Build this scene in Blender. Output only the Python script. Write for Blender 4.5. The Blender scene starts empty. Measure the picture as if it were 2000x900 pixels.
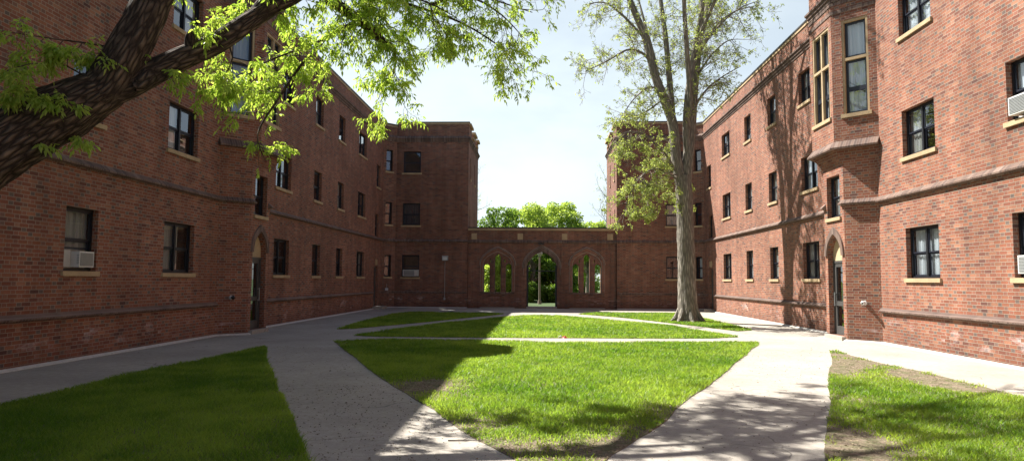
import bpy, math, random
import numpy as np
from mathutils import Vector, Matrix, noise
from mathutils.geometry import tessellate_polygon

random.seed(7)
RNG = np.random.default_rng(11)
S = bpy.context.scene
COL = S.collection
PI = math.pi

# ------------------------------------------------------------------ object helpers
def link(o, parent=None):
    COL.objects.link(o)
    if parent is not None:
        o.parent = parent
        # parts of parts: the part itself already sits at the world origin
        base = parent.location if parent.parent is None else Vector((0, 0, 0))
        o.matrix_parent_inverse = Matrix.Translation(-Vector(base))
    return o

def tag(o, label=None, cat=None, group=None, kind=None):
    if label: o['label'] = label
    if cat: o['category'] = cat
    if group: o['group'] = group
    if kind: o['kind'] = kind
    return o

def thing(name, loc, label, cat, group=None):
    o = bpy.data.objects.new(name, None)
    o.location = loc
    o.empty_display_size = .2
    COL.objects.link(o)
    return tag(o, label, cat, group)

class MB:
    """collects faces (world coordinates); sx mirrors x"""
    def __init__(self, sx=1):
        self.v = []; self.f = []; self.sx = sx
    def add(self, pts):
        i = len(self.v)
        self.v += [(p[0]*self.sx, p[1], p[2]) for p in pts]
        n = list(range(i, i+len(pts)))
        self.f.append(n if self.sx > 0 else n[::-1])
    def box(self, x0, x1, y0, y1, z0, z1):
        a = [(x0,y0,z0),(x1,y0,z0),(x1,y1,z0),(x0,y1,z0),(x0,y0,z1),(x1,y0,z1),(x1,y1,z1),(x0,y1,z1)]
        for q in ((0,3,2,1),(4,5,6,7),(0,1,5,4),(1,2,6,5),(2,3,7,6),(3,0,4,7)):
            self.add([a[k] for k in q])
    def obox(self, fr, a0, a1, d0, d1, z0, z1):
        """box in a wall frame: a along the wall, d outward, z up"""
        P = fr.p
        a = [P(a0,d0,z0),P(a1,d0,z0),P(a1,d1,z0),P(a0,d1,z0),P(a0,d0,z1),P(a1,d0,z1),P(a1,d1,z1),P(a0,d1,z1)]
        for q in ((0,3,2,1),(4,5,6,7),(0,1,5,4),(1,2,6,5),(2,3,7,6),(3,0,4,7)):
            self.add([a[k] for k in q])
    def cyl(self, p0, p1, r0, r1=None, n=12, caps=True):
        r1 = r0 if r1 is None else r1
        p0 = Vector(p0); p1 = Vector(p1); d = (p1-p0).normalized()
        u = d.orthogonal().normalized(); w = d.cross(u)
        A = [p0+(u*math.cos(2*PI*k/n)+w*math.sin(2*PI*k/n))*r0 for k in range(n)]
        B = [p1+(u*math.cos(2*PI*k/n)+w*math.sin(2*PI*k/n))*r1 for k in range(n)]
        for k in range(n):
            j = (k+1) % n
            self.add([A[k],A[j],B[j],B[k]])
        if caps:
            self.add(A[::-1]); self.add(B)
    def sphere(self, c, r, n=12, m=8, sz=1.0):
        for i in range(m):
            t0, t1 = PI*i/m, PI*(i+1)/m
            for k in range(n):
                p0, p1 = 2*PI*k/n, 2*PI*(k+1)/n
                def P(t, p): return (c[0]+r*math.sin(t)*math.cos(p), c[1]+r*math.sin(t)*math.sin(p), c[2]+r*sz*math.cos(t))
                q = [P(t0,p0),P(t1,p0),P(t1,p1),P(t0,p1)]
                if i == 0: q = [q[0],q[1],q[2]]
                elif i == m-1: q = [q[0],q[1],q[3]]
                self.add(q)
    def build(self, name, mat, parent=None, smooth=False, bevel=0):
        me = bpy.data.meshes.new(name)
        me.from_pydata(self.v, [], self.f)
        me.update()
        uv = me.uv_layers.new(name='UVMap')
        co = self.v
        for p in me.polygons:
            n = p.normal
            if abs(n.z) > .75: t = None
            else:
                t = Vector((-n.y, n.x, 0)).normalized()
                # keep the direction of the tangent stable
                if abs(t.y) > abs(t.x): t = t if t.y > 0 else -t
                else: t = t if t.x > 0 else -t
            for li in p.loop_indices:
                q = co[me.loops[li].vertex_index]
                uv.data[li].uv = (q[0], q[1]) if t is None else (q[0]*t.x+q[1]*t.y, q[2])
            p.use_smooth = smooth
        me.materials.append(mat)
        o = bpy.data.objects.new(name, me)
        link(o, parent)
        if bevel:
            m = o.modifiers.new('bevel', 'BEVEL'); m.width = bevel; m.segments = 2; m.limit_method = 'ANGLE'
        return o

class Frame:
    """wall frame: origin on the wall line, t along, n outward (2D)"""
    def __init__(self, o, t, n):
        self.o = o; self.t = t; self.n = n
    def p(self, a, d, z):
        return (self.o[0]+self.t[0]*a+self.n[0]*d, self.o[1]+self.t[1]*a+self.n[1]*d, z)

def wall(mb, fr, outer, holes=(), depth=.14, d0=0.0, back=False):
    """flat wall with openings and their reveals"""
    loops = [[Vector((a, z, 0)) for a, z in outer]] + [[Vector((a, z, 0)) for a, z in h] for h in holes]
    flat = [v for l in loops for v in l]
    for tri in tessellate_polygon(loops):
        mb.add([fr.p(flat[i].x, d0, flat[i].y) for i in tri])
        if back: mb.add([fr.p(flat[i].x, d0-depth, flat[i].y) for i in tri][::-1])
    for h in holes:
        for k in range(len(h)):
            a, b = h[k], h[(k+1) % len(h)]
            mb.add([fr.p(a[0],d0,a[1]), fr.p(b[0],d0,b[1]), fr.p(b[0],d0-depth,b[1]), fr.p(a[0],d0-depth,a[1])])

def rect(a0, a1, z0, z1): return [(a0,z0),(a1,z0),(a1,z1),(a0,z1)]
def gothic(c, w, z0, zs, za, n=9):
    """pointed-arch loop: centre, width, sill z, spring z, apex z"""
    h = za-zs; hw = w/2
    pts = [(c-hw, z0), (c+hw, z0)]
    P = ((hw, 0), (hw, .58*h), (.42*hw, .84*h), (0, h))   # four-centred curve
    arc = []
    for k in range(n+1):
        t = k/n; u = 1-t; B = (u**3, 3*u*u*t, 3*u*t*t, t**3)
        arc.append((sum(B[i]*P[i][0] for i in range(4)), sum(B[i]*P[i][1] for i in range(4))))
    pts += [(c+x, zs+z) for x, z in arc]+[(c-x, zs+z) for x, z in arc[-2::-1]]
    return pts
def arch_band(mb, fr, c, w0, w1, zs, za0, za1, d0, d1, zleg=None, n=14):
    """moulding that follows a pointed arch, between an inner and an outer outline"""
    A = gothic(c, w0, 0, zs, za0, n)[2:]; B = gothic(c, w1, 0, zs, za1, n)[2:]
    if zleg is not None:
        A = [(A[0][0], zleg)]+A+[(A[-1][0], zleg)]; B = [(B[0][0], zleg)]+B+[(B[-1][0], zleg)]
    for k in range(len(A)-1):
        a0, a1, b0, b1 = A[k], A[k+1], B[k], B[k+1]
        mb.add([fr.p(a0[0],d1,a0[1]),fr.p(b0[0],d1,b0[1]),fr.p(b1[0],d1,b1[1]),fr.p(a1[0],d1,a1[1])])
        mb.add([fr.p(b0[0],d1,b0[1]),fr.p(b0[0],d0,b0[1]),fr.p(b1[0],d0,b1[1]),fr.p(b1[0],d1,b1[1])])
        mb.add([fr.p(a0[0],d0,a0[1]),fr.p(a0[0],d1,a0[1]),fr.p(a1[0],d1,a1[1]),fr.p(a1[0],d0,a1[1])])
    for a, b in ((A[0],B[0]),(A[-1],B[-1])):
        mb.add([fr.p(a[0],d0,a[1]),fr.p(b[0],d0,b[1]),fr.p(b[0],d1,b[1]),fr.p(a[0],d1,a[1])])

def sweep(mb, path, prof, side=1, caps=True):
    """sweep a closed profile [(offset outward, z)] along a 2D path with mitred corners; outward = left of travel * side"""
    P = [Vector(p) for p in path]; nrm = []
    for k in range(len(P)-1):
        d = (P[k+1]-P[k]).normalized(); nrm.append(Vector((-d.y, d.x))*side)
    off = []
    for k in range(len(P)):
        if k == 0: off.append(nrm[0])
        elif k == len(P)-1: off.append(nrm[-1])
        else:
            m = (nrm[k-1]+nrm[k]); off.append(m/ (1+nrm[k-1].dot(nrm[k])))
    rings = [[(P[k].x+off[k].x*o, P[k].y+off[k].y*o, z) for o, z in prof] for k in range(len(P))]
    n = len(prof)
    for k in range(len(P)-1):
        for j in range(n):
            i = (j+1) % n
            mb.add([rings[k][j], rings[k+1][j], rings[k+1][i], rings[k][i]])
    if caps:
        mb.add(rings[0]); mb.add(rings[-1][::-1])

# ------------------------------------------------------------------ materials
class NT:
    def __init__(self, name):
        self.m = bpy.data.materials.new(name); self.m.use_nodes = True
        self.t = self.m.node_tree; self.t.nodes.clear()
        self.out = self.t.nodes.new('ShaderNodeOutputMaterial')
    def n(self, typ, **kw):
        x = self.t.nodes.new(typ)
        for k, v in kw.items(): setattr(x, k, v)
        return x
    def set(self, sock, v):
        if hasattr(v, 'is_output') or isinstance(v, bpy.types.NodeSocket): self.t.links.new(v, sock)
        else: sock.default_value = v
    def math(self, op, a, b=0.0, c=0.0):
        x = self.n('ShaderNodeMath', operation=op)
        self.set(x.inputs[0], a); self.set(x.inputs[1], b); self.set(x.inputs[2], c)
        return x.outputs[0]
    def mix(self, f, a, b):
        x = self.n('ShaderNodeMix', data_type='RGBA')
        self.set(x.inputs[0], f); self.set(x.inputs[6], a); self.set(x.inputs[7], b)
        return x.outputs[2]
    def mul(self, a, b):
        x = self.n('ShaderNodeMix', data_type='RGBA', blend_type='MULTIPLY')
        self.set(x.inputs[0], 1.0); self.set(x.inputs[6], a); self.set(x.inputs[7], b)
        return x.outputs[2]
    def noise(self, vec, scale, detail=3, rough=.55, dim='3D'):
        x = self.n('ShaderNodeTexNoise', noise_dimensions=dim)
        if vec is not None: self.set(x.inputs['Vector'], vec)
        x.inputs['Scale'].default_value = scale; x.inputs['Detail'].default_value = detail; x.inputs['Roughness'].default_value = rough
        return x.outputs[0]
    def ramp(self, f, stops, interp='LINEAR'):
        x = self.n('ShaderNodeValToRGB'); self.set(x.inputs[0], f)
        e = x.color_ramp.elements; x.color_ramp.interpolation = interp
        while len(e) < len(stops): e.new(0.5)
        for k, (p, c) in enumerate(stops):
            e[k].position = p; e[k].color = (c[0], c[1], c[2], 1) if len(c) == 3 else c
        return x.outputs[0]
    def mapr(self, v, a, b, c=0.0, d=1.0, smooth=False):
        x = self.n('ShaderNodeMapRange', interpolation_type='SMOOTHSTEP' if smooth else 'LINEAR')
        self.set(x.inputs[0], v)
        for i, q in zip((1,2,3,4), (a,b,c,d)): x.inputs[i].default_value = q
        return x.outputs[0]
    def pos(self):
        return self.n('ShaderNodeNewGeometry').outputs['Position']
    def comb(self, x, y, z):
        c = self.n('ShaderNodeCombineXYZ')
        for k, q in enumerate((x, y, z)): self.set(c.inputs[k], q)
        return c.outputs[0]
    def sep(self, v):
        s = self.n('ShaderNodeSeparateXYZ'); self.set(s.inputs[0], v); return s.outputs
    def bump(self, h, strength, dist):
        b = self.n('ShaderNodeBump'); self.set(b.inputs['Height'], h)
        b.inputs['Strength'].default_value = strength; b.inputs['Distance'].default_value = dist
        return b.outputs[0]
    def bsdf(self, col, rough=.8, normal=None, metal=0.0, spec=.5):
        b = self.n('ShaderNodeBsdfPrincipled')
        self.set(b.inputs['Base Color'], col if not isinstance(col, tuple) or len(col) == 4 else (*col, 1))
        self.set(b.inputs['Roughness'], rough); b.inputs['Metallic'].default_value = metal
        b.inputs['Specular IOR Level'].default_value = spec
        if normal is not None: self.t.links.new(normal, b.inputs['Normal'])
        self.t.links.new(b.outputs[0], self.out.inputs[0])
        return b

def simple(name, col, rough=.6, metal=0, var=.12, scale=6, spec=.5, bump=0):
    t = NT(name); p = t.pos()
    nz = t.noise(p, scale, 4)
    k = t.mapr(nz, .3, .7, 1-var, 1+var)
    c = t.mul((*col, 1), t.comb(k, k, k))
    t.bsdf(c, rough, t.bump(t.noise(p, scale*8, 3), bump, .01) if bump else None, metal, spec)
    return t.m

def brick_mat(name, tone=1.0, seed=0.0):
    """Flemish-bond brickwork: alternating stretchers and headers, many headers burnt dark"""
    t = NT(name)
    uv = t.n('ShaderNodeUVMap').outputs[0]
    s = t.sep(uv); U, V = s[0], s[1]
    ch, P, st = .0765, .345, .23
    # slight waviness of the courses
    wob = t.math('MULTIPLY', t.math('SUBTRACT', t.noise(uv, 1.3, 2), .5), .006)
    V2 = t.math('DIVIDE', t.math('ADD', V, wob), ch)
    row = t.math('FLOOR', V2); fv = t.math('MULTIPLY', t.math('SUBTRACT', V2, row), ch)
    odd = t.math('MULTIPLY', t.math('MODULO', t.math('ADD', row, 200.0), 2.0), .5)
    jit = t.n('ShaderNodeTexWhiteNoise', noise_dimensions='1D'); t.set(jit.inputs['W'], row)
    u2 = t.math('ADD', t.math('ADD', t.math('DIVIDE', U, P), odd), t.math('MULTIPLY', jit.outputs[0], .06))
    cell = t.math('FLOOR', u2); tl = t.math('MULTIPLY', t.math('SUBTRACT', u2, cell), P)
    isH = t.math('GREATER_THAN', tl, st)
    d = t.math('MINIMUM', t.math('MINIMUM', tl, t.math('SUBTRACT', P, tl)), t.math('ABSOLUTE', t.math('SUBTRACT', tl, st)))
    d = t.math('MINIMUM', d, t.math('MINIMUM', fv, t.math('SUBTRACT', ch, fv)))
    d = t.math('ADD', d, t.math('MULTIPLY', t.math('SUBTRACT', t.noise(uv, 60, 2), .5), .003))
    mort = t.mapr(d, .0045, .008, 1.0, 0.0, True)
    wn = t.n('ShaderNodeTexWhiteNoise', noise_dimensions='3D')
    t.set(wn.inputs['Vector'], t.comb(t.math('ADD', t.math('MULTIPLY', cell, 2.0), isH), row, seed))
    r = wn.outputs[0]
    wn2 = t.n('ShaderNodeTexWhiteNoise', noise_dimensions='3D')
    t.set(wn2.inputs['Vector'], t.comb(row, t.math('ADD', cell, isH), seed+5.0)); r2 = wn2.outputs[0]
    T = tone
    stc = t.ramp(r, [(0,(.13*T,.062*T,.052*T)),(.05,(.18*T,.072*T,.053*T)),(.2,(.245*T,.088*T,.055*T)),(.6,(.285*T,.105*T,.061*T)),(.85,(.315*T,.13*T,.076*T)),(1,(.34*T,.16*T,.10*T))])
    hdc = t.ramp(r, [(0,(.14*T,.108*T,.094*T)),(.2,(.19*T,.118*T,.095*T)),(.36,(.235*T,.10*T,.07*T)),(.8,(.285*T,.11*T,.072*T)),(1,(.33*T,.17*T,.115*T))])
    c = t.mix(isH, stc, hdc)
    g = t.mapr(r2, 0, 1, .88, 1.12); c = t.mul(c, t.comb(g, g, g))
    fine = t.mapr(t.noise(uv, 45, 3), .3, .7, .85, 1.12); c = t.mul(c, t.comb(fine, fine, fine))
    c = t.mix(mort, c, (.335, .265, .205, 1))
    # weathering: broad mottling, streaks, lime bloom near the ground
    p = t.pos(); ps = t.sep(p)
    big = t.mapr(t.noise(p, .45, 5, .6), .3, .7, .78, 1.14); c = t.mul(c, t.comb(big, big, big))
    stk = t.noise(t.comb(t.math('MULTIPLY', U, 2.2), t.math('MULTIPLY', V, .25), 0.0), 1.0, 4)
    sk = t.mapr(stk, .33, .62, .78, 1.04); c = t.mul(c, t.comb(sk, sk, sk))
    hz = t.math('MULTIPLY', t.mapr(ps[2], .12, .3, 0, 1), t.mapr(ps[2], .55, .8, 1, 0))
    bl = t.math('MULTIPLY', t.mapr(t.noise(t.comb(U, t.math('MULTIPLY', V, 2.2), 3.0), 1.1, 6, .7), .53, .66), hz)
    # bloom sits on single bricks
    bl = t.math('MULTIPLY', bl, t.mapr(r2, .45, .75))
    c = t.mix(t.math('MULTIPLY', bl, .75), c, (.52, .42, .40, 1))
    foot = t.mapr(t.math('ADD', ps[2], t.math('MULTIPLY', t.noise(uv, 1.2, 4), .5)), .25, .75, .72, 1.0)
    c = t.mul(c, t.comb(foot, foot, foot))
    h = t.math('ADD', t.math('SUBTRACT', 1.0, mort), t.math('MULTIPLY', t.noise(uv, 70, 3), .35))
    h = t.math('ADD', h, t.math('MULTIPLY', r2, .35))
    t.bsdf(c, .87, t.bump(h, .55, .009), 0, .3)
    return t.m

def rowlock_mat(name):
    """bricks laid on edge: narrow upright joints along the moulding, dark purple to brown"""
    t = NT(name); uv = t.n('ShaderNodeUVMap').outputs[0]; s = t.sep(uv)
    q = t.math('DIVIDE', s[0], .076); cell = t.math('FLOOR', q); f = t.math('SUBTRACT', q, cell)
    d = t.math('MULTIPLY', t.math('MINIMUM', f, t.math('SUBTRACT', 1.0, f)), .076)
    mort = t.mapr(d, .003, .0065, 1, 0)
    wn = t.n('ShaderNodeTexWhiteNoise', noise_dimensions='1D'); t.set(wn.inputs['W'], cell)
    c = t.ramp(wn.outputs[0], [(0,(.11,.075,.064)),(.35,(.155,.10,.08)),(.7,(.195,.125,.095)),(1,(.235,.17,.14))])
    p = t.pos()
    k = t.mapr(t.noise(p, 1.5, 5), .3, .7, .6, 1.15); c = t.mul(c, t.comb(k, k, k))
    c = t.mix(t.math('MULTIPLY', mort, .7), c, (.27, .21, .18, 1))
    t.bsdf(c, .85, t.bump(t.math('SUBTRACT', 1.0, mort), .3, .006), 0, .3)
    return t.m

def stone_mat(name, col):
    t = NT(name); p = t.pos()
    a = t.mapr(t.noise(p, 2.5, 5), .3, .7, .78, 1.12); b = t.mapr(t.noise(p, 40, 3), .3, .7, .9, 1.08)
    c = t.mul(t.mul((*col, 1), t.comb(a, a, a)), t.comb(b, b, b))
    t.bsdf(c, .85, t.bump(t.noise(p, 60, 4), .25, .006), 0, .3)
    return t.m

def concrete_mat(name):
    t = NT(name); p = t.pos(); ps = t.sep(p)
    a = t.mapr(t.noise(p, .5, 5, .6), .3, .7, .8, 1.12)
    b = t.mapr(t.noise(p, 9, 5, .65), .3, .7, .86, 1.1)
    c = t.mul((.385, .352, .305, 1), t.comb(a, a, a)); c = t.mul(c, t.comb(b, b, b))
    sp = t.n('ShaderNodeTexVoronoi'); t.set(sp.inputs['Vector'], p); sp.inputs['Scale'].default_value = 85
    ag = t.mapr(sp.outputs['Distance'], .0, .6, .78, 1.08); c = t.mul(c, t.comb(ag, ag, ag))
    # scored joints: across the side walks every 3 m, and across the diagonal walks
    j1 = t.math('MULTIPLY', t.mapr(t.math('ABSOLUTE', t.math('SUBTRACT', t.math('MODULO', t.math('ADD', ps[1], 31.3), 3.0), 1.5)), .004, .012, 1, 0), t.math('GREATER_THAN', t.math('ABSOLUTE', ps[0]), 7.3))
    dg = t.math('ADD', t.math('MULTIPLY', t.math('ABSOLUTE', ps[0]), .42), t.math('MULTIPLY', ps[1], .91))
    j2 = t.math('MULTIPLY', t.mapr(t.math('ABSOLUTE', t.math('SUBTRACT', t.math('MODULO', t.math('ADD', dg, 30.2), 3.6), 1.8)), .004, .012, 1, 0), t.math('LESS_THAN', t.math('ABSOLUTE', ps[0]), 7.2))
    jn = t.math('MULTIPLY', t.math('ADD', j1, j2), t.mapr(t.noise(p, 1.7, 3), .35, .6, .1, .6))
    c = t.mix(jn, c, (.10, .09, .08, 1))
    # stains and a few cracks
    st = t.mapr(t.noise(p, 1.1, 6, .7), .58, .72); c = t.mix(t.math('MULTIPLY', st, .45), c, (.24, .22, .195, 1))
    wp = t.n('ShaderNodeVectorMath', operation='ADD'); t.set(wp.inputs[0], p)
    nv = t.n('ShaderNodeTexNoise'); t.set(nv.inputs['Vector'], p); nv.inputs['Scale'].default_value = 1.4
    sc = t.n('ShaderNodeVectorMath', operation='SCALE'); t.set(sc.inputs[0], nv.outputs['Color']); sc.inputs['Scale'].default_value = .8
    t.set(wp.inputs[1], sc.outputs[0])
    cr = t.n('ShaderNodeTexVoronoi', feature='DISTANCE_TO_EDGE'); t.set(cr.inputs['Vector'], wp.outputs[0]); cr.inputs['Scale'].default_value = .28
    ck = t.math('MULTIPLY', t.mapr(cr.outputs['Distance'], .0015, .004, 1, 0), t.mapr(t.noise(p, .6, 2), .48, .56))
    c = t.mix(t.math('MULTIPLY', ck, .7), c, (.12, .11, .10, 1))
    h = t.math('ADD', t.noise(p, 90, 3), t.math('MULTIPLY', t.noise(p, 8, 3), .6))
    t.bsdf(c, .9, t.bump(h, .35, .008), 0, .25)
    return t.m

def soil_mat(name):
    t = NT(name); p = t.pos()
    c = t.ramp(t.math('ADD', t.math('MULTIPLY', t.noise(p, 26, 6, .8), .7), t.math('MULTIPLY', t.noise(p, 4.5, 4), .3)), [(.3,(.09,.065,.045)),(.46,(.20,.155,.11)),(.58,(.31,.25,.185)),(.72,(.45,.39,.30))])
    g = t.mapr(t.noise(p, 5, 5), .42, .62); c = t.mix(t.math('MULTIPLY', g, .6), c, (.085, .12, .035, 1))
    t.bsdf(c, .95, t.bump(t.noise(p, 40, 5, .7), .8, .03), 0, .2)
    return t.m

def leafy_mat(name, c0, c1, trans=.45, tcol=1.4, rough=.5):
    """leaf or blade: colour varies per piece, light passes through"""
    t = NT(name)
    a = t.n('ShaderNodeAttribute', attribute_name='rnd')
    c = t.mix(a.outputs['Fac'], (*c0, 1), (*c1, 1))
    b = t.bsdf(c, rough, None, 0, .35)
    tr = t.n('ShaderNodeBsdfTranslucent'); t.set(tr.inputs[0], t.mul(c, (tcol*1.05, tcol, tcol*.55, 1)))
    mx = t.n('ShaderNodeMixShader'); mx.inputs[0].default_value = trans
    t.t.links.new(b.outputs[0], mx.inputs[1]); t.t.links.new(tr.outputs[0], mx.inputs[2])
    t.t.links.new(mx.outputs[0], t.out.inputs[0])
    return t.m

def bark_mat(name, dark, light, sx=16, sz=3.0, bump=.9, dist=.03):
    t = NT(name); p = t.n('ShaderNodeAttribute', attribute_name='bark').outputs['Vector']
    s = t.sep(p)
    q = t.comb(t.math('MULTIPLY', s[0], sx), t.math('MULTIPLY', s[1], sx), t.math('MULTIPLY', s[2], sz))
    n1 = t.noise(q, 1.0, 6, .65)
    v = t.n('ShaderNodeTexVoronoi', feature='DISTANCE_TO_EDGE'); t.set(v.inputs['Vector'], q); v.inputs['Scale'].default_value = .9
    ridge = t.mapr(t.math('ADD', v.outputs['Distance'], t.math('MULTIPLY', t.math('SUBTRACT', n1, .5), .5)), .02, .42)
    w = t.pos()
    c = t.mix(ridge, (*dark, 1), (*light, 1))
    k = t.mapr(t.noise(w, 3, 4), .3, .7, .8, 1.15); c = t.mul(c, t.comb(k, k, k))
    t.bsdf(c, .92, t.bump(t.math('ADD', ridge, t.math('MULTIPLY', n1, .5)), bump, dist), 0, .2)
    return t.m

def glass_mat(name, tint=(.76,.81,.84)):
    t = NT(name)
    lw = t.n('ShaderNodeLayerWeight'); lw.inputs[0].default_value = .5
    f = t.math('ADD', .12, t.math('MULTIPLY', t.math('POWER', lw.outputs['Facing'], 3.4), .88))
    g = t.n('ShaderNodeBsdfGlossy'); g.inputs['Roughness'].default_value = .015; g.inputs['Color'].default_value = (.95,.97,1,1)
    p = t.pos(); t.t.links.new(t.bump(t.noise(p, 1.6, 2), .06, .02), g.inputs['Normal'])
    tr = t.n('ShaderNodeBsdfTransparent'); tr.inputs[0].default_value = (*tint, 1)
    mx = t.n('ShaderNodeMixShader'); t.set(mx.inputs[0], f)
    t.t.links.new(tr.outputs[0], mx.inputs[1]); t.t.links.new(g.outputs[0], mx.inputs[2])
    t.t.links.new(mx.outputs[0], t.out.inputs[0])
    return t.m

def curtain_mat(name, col):
    t = NT(name); p = t.pos(); s = t.sep(p)
    k = t.mapr(t.noise(t.comb(t.math('MULTIPLY', s[0], 9), t.math('MULTIPLY', s[1], 9), t.math('MULTIPLY', s[2], .3)), 1.0, 2), .3, .7, .75, 1.1)
    b = t.bsdf(t.mul((*col, 1), t.comb(k, k, k)), .9, None, 0, .1)
    return t.m

M = {}
M['brick'] = brick_mat('red_brick_flemish_bond', 1.0, 0.0)
M['brick2'] = brick_mat('dark_red_brick', .82, 3.0)
M['rowlock'] = rowlock_mat('moulded_brick_on_edge')
M['stone'] = stone_mat('buff_stone', (.47, .35, .21))
M['stone2'] = stone_mat('carved_stone', (.52, .40, .25))
M['dark_cap'] = simple('dark_metal_coping', (.055,.055,.06), .55, .3)
M['frame'] = simple('dark_window_metal', (.016,.017,.022), .4, .2, .1)
M['bronze'] = simple('dark_bronze_door_metal', (.10,.097,.095), .4, .3, .1)
M['sash'] = simple('navy_sash_metal', (.018,.021,.034), .4, .2, .1)
M['glass'] = glass_mat('window_glass')
M['curt0'] = curtain_mat('grey_beige_curtain', (.55,.53,.49))
M['curt1'] = curtain_mat('charcoal_curtain', (.09,.09,.10))
M['curt2'] = curtain_mat('pale_blind', (.78,.79,.80))
M['dark'] = simple('dark_interior_paint', (.05,.045,.04), .9)
M['white'] = simple('white_plastic', (.68,.68,.66), .45, 0, .06)
M['grille'] = simple('grey_plastic_grille', (.30,.31,.31), .5, 0, .06)
M['galv'] = simple('galvanised_metal', (.35,.36,.37), .45, .5, .15, 10)
M['black'] = simple('black_plastic', (.02,.02,.022), .4)
M['pole'] = simple('weathered_pole_paint', (.26,.21,.175), .7, 0, .15)
M['lamp'] = simple('frosted_lamp_glass', (.42,.43,.42), .4)
M['lens'] = simple('dark_camera_glass', (.01,.01,.012), .1)
M['red'] = simple('red_plastic_wrapper', (.55,.05,.04), .4)
M['concrete'] = concrete_mat('weathered_concrete')
M['mortar'] = simple('pale_mortar_fillet', (.55,.53,.49), .9, 0, .15, 12, .3, .3)
M['soil'] = soil_mat('bare_soil')
M['grass'] = leafy_mat('grass_blades', (.075,.175,.014), (.29,.40,.07), .55, 1.8, .45)
M['far_grass'] = simple('far_grass', (.05,.085,.02), .95, 0, .3, .4)
M['leafL'] = leafy_mat('young_ash_leaves', (.19,.31,.045), (.38,.48,.13), .58, 1.75)
M['leafR'] = leafy_mat('unfolding_tree_leaves', (.22,.30,.09), (.40,.46,.19), .5, 1.6)
M['leafB'] = leafy_mat('full_tree_leaves', (.08,.16,.03), (.18,.28,.05), .5, 1.7)
M['leafB2'] = leafy_mat('bright_tree_leaves', (.22,.32,.07), (.36,.45,.13), .55, 1.7)
M['barkL'] = bark_mat('deep_ridged_bark', (.030,.022,.017), (.20,.15,.112), 21, 4.6, 1.0, .04)
M['barkR'] = bark_mat('grey_brown_bark', (.17,.152,.128), (.46,.415,.35), 17, 2.2, .9, .04)
M['twig'] = simple('grey_twigs', (.24,.20,.165), .9)
M['twigL'] = simple('brown_twigs', (.085,.06,.045), .9)
M['debris'] = leafy_mat('dry_leaf_scraps', (.09,.065,.04), (.42,.35,.22), .1, 1.0, .9)

# ------------------------------------------------------------------ world, sun, camera
SUN_D = Vector((.713, -.445, -1.0))
el = math.atan2(1.0, math.hypot(.713, .445)); az = math.atan2(-.713, .445)
w = bpy.data.worlds.new('World'); S.world = w; w.use_nodes = True
nt = w.node_tree; nt.nodes.clear()
wo = nt.nodes.new('ShaderNodeOutputWorld'); bg = nt.nodes.new('ShaderNodeBackground')
sky = nt.nodes.new('ShaderNodeTexSky'); sky.sky_type = 'NISHITA'; sky.sun_disc = False
sky.sun_elevation = el; sky.sun_rotation = az; sky.air_density = .75; sky.dust_density = .8; sky.ozone_density = 1.0
tc = nt.nodes.new('ShaderNodeTexCoord'); mp = nt.nodes.new('ShaderNodeMapping'); mp.inputs['Scale'].default_value = (1.6, 1.6, 4.0)
nz = nt.nodes.new('ShaderNodeTexNoise'); nz.inputs['Scale'].default_value = 2.3; nz.inputs['Detail'].default_value = 7; nz.inputs['Roughness'].default_value = .55
mr = nt.nodes.new('ShaderNodeMapRange'); mr.interpolation_type = 'SMOOTHSTEP'
for i, q in zip((1,2,3,4), (.34,.64,.80,1.0)): mr.inputs[i].default_value = q
sx_ = nt.nodes.new('ShaderNodeSeparateXYZ'); el_ = nt.nodes.new('ShaderNodeMapRange'); el_.interpolation_type = 'SMOOTHSTEP'
for i, q in zip((1,2,3,4), (.12,.86,1.0,.03)): el_.inputs[i].default_value = q
hm = nt.nodes.new('ShaderNodeMath'); hm.operation = 'MULTIPLY'
nt.links.new(tc.outputs['Generated'], sx_.inputs[0]); nt.links.new(sx_.outputs[2], el_.inputs[0]); nt.links.new(el_.outputs[0], hm.inputs[1])
mxw = nt.nodes.new('ShaderNodeMix'); mxw.data_type = 'RGBA'
mxw.inputs[7].default_value = (7.9, 8.9, 9.25, 1)
nt.links.new(tc.outputs['Generated'], mp.inputs[0]); nt.links.new(mp.outputs[0], nz.inputs['Vector'])
nt.links.new(nz.outputs[0], mr.inputs[0]); nt.links.new(mr.outputs[0], hm.inputs[0])
dp = nt.nodes.new('ShaderNodeVectorMath'); dp.operation = 'DOT_PRODUCT'; dp.inputs[1].default_value = (-SUN_D.normalized())
dm = nt.nodes.new('ShaderNodeMapRange'); dm.interpolation_type = 'SMOOTHSTEP'
for i, q in zip((1,2,3,4), (-.05,.48,.03,1.0)): dm.inputs[i].default_value = q
hm2 = nt.nodes.new('ShaderNodeMath'); hm2.operation = 'MULTIPLY'
nt.links.new(tc.outputs['Generated'], dp.inputs[0]); nt.links.new(dp.outputs['Value'], dm.inputs[0]); nt.links.new(dm.outputs[0], hm2.inputs[1])
nt.links.new(hm.outputs[0], hm2.inputs[0]); nt.links.new(hm2.outputs[0], mxw.inputs[0])
nt.links.new(sky.outputs[0], mxw.inputs[6]); nt.links.new(mxw.outputs[2], bg.inputs[0])
bg.inputs[1].default_value = .05
nt.links.new(bg.outputs[0], wo.inputs[0])

sl = bpy.data.lights.new('sun', 'SUN'); sl.energy = 5.0; sl.angle = math.radians(.55); sl.color = (1.0, .955, .88)
so = bpy.data.objects.new('sun', sl); so.rotation_euler = SUN_D.to_track_quat('-Z', 'Y').to_euler(); so.location = (-30, 30, 40); COL.objects.link(so)

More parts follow.
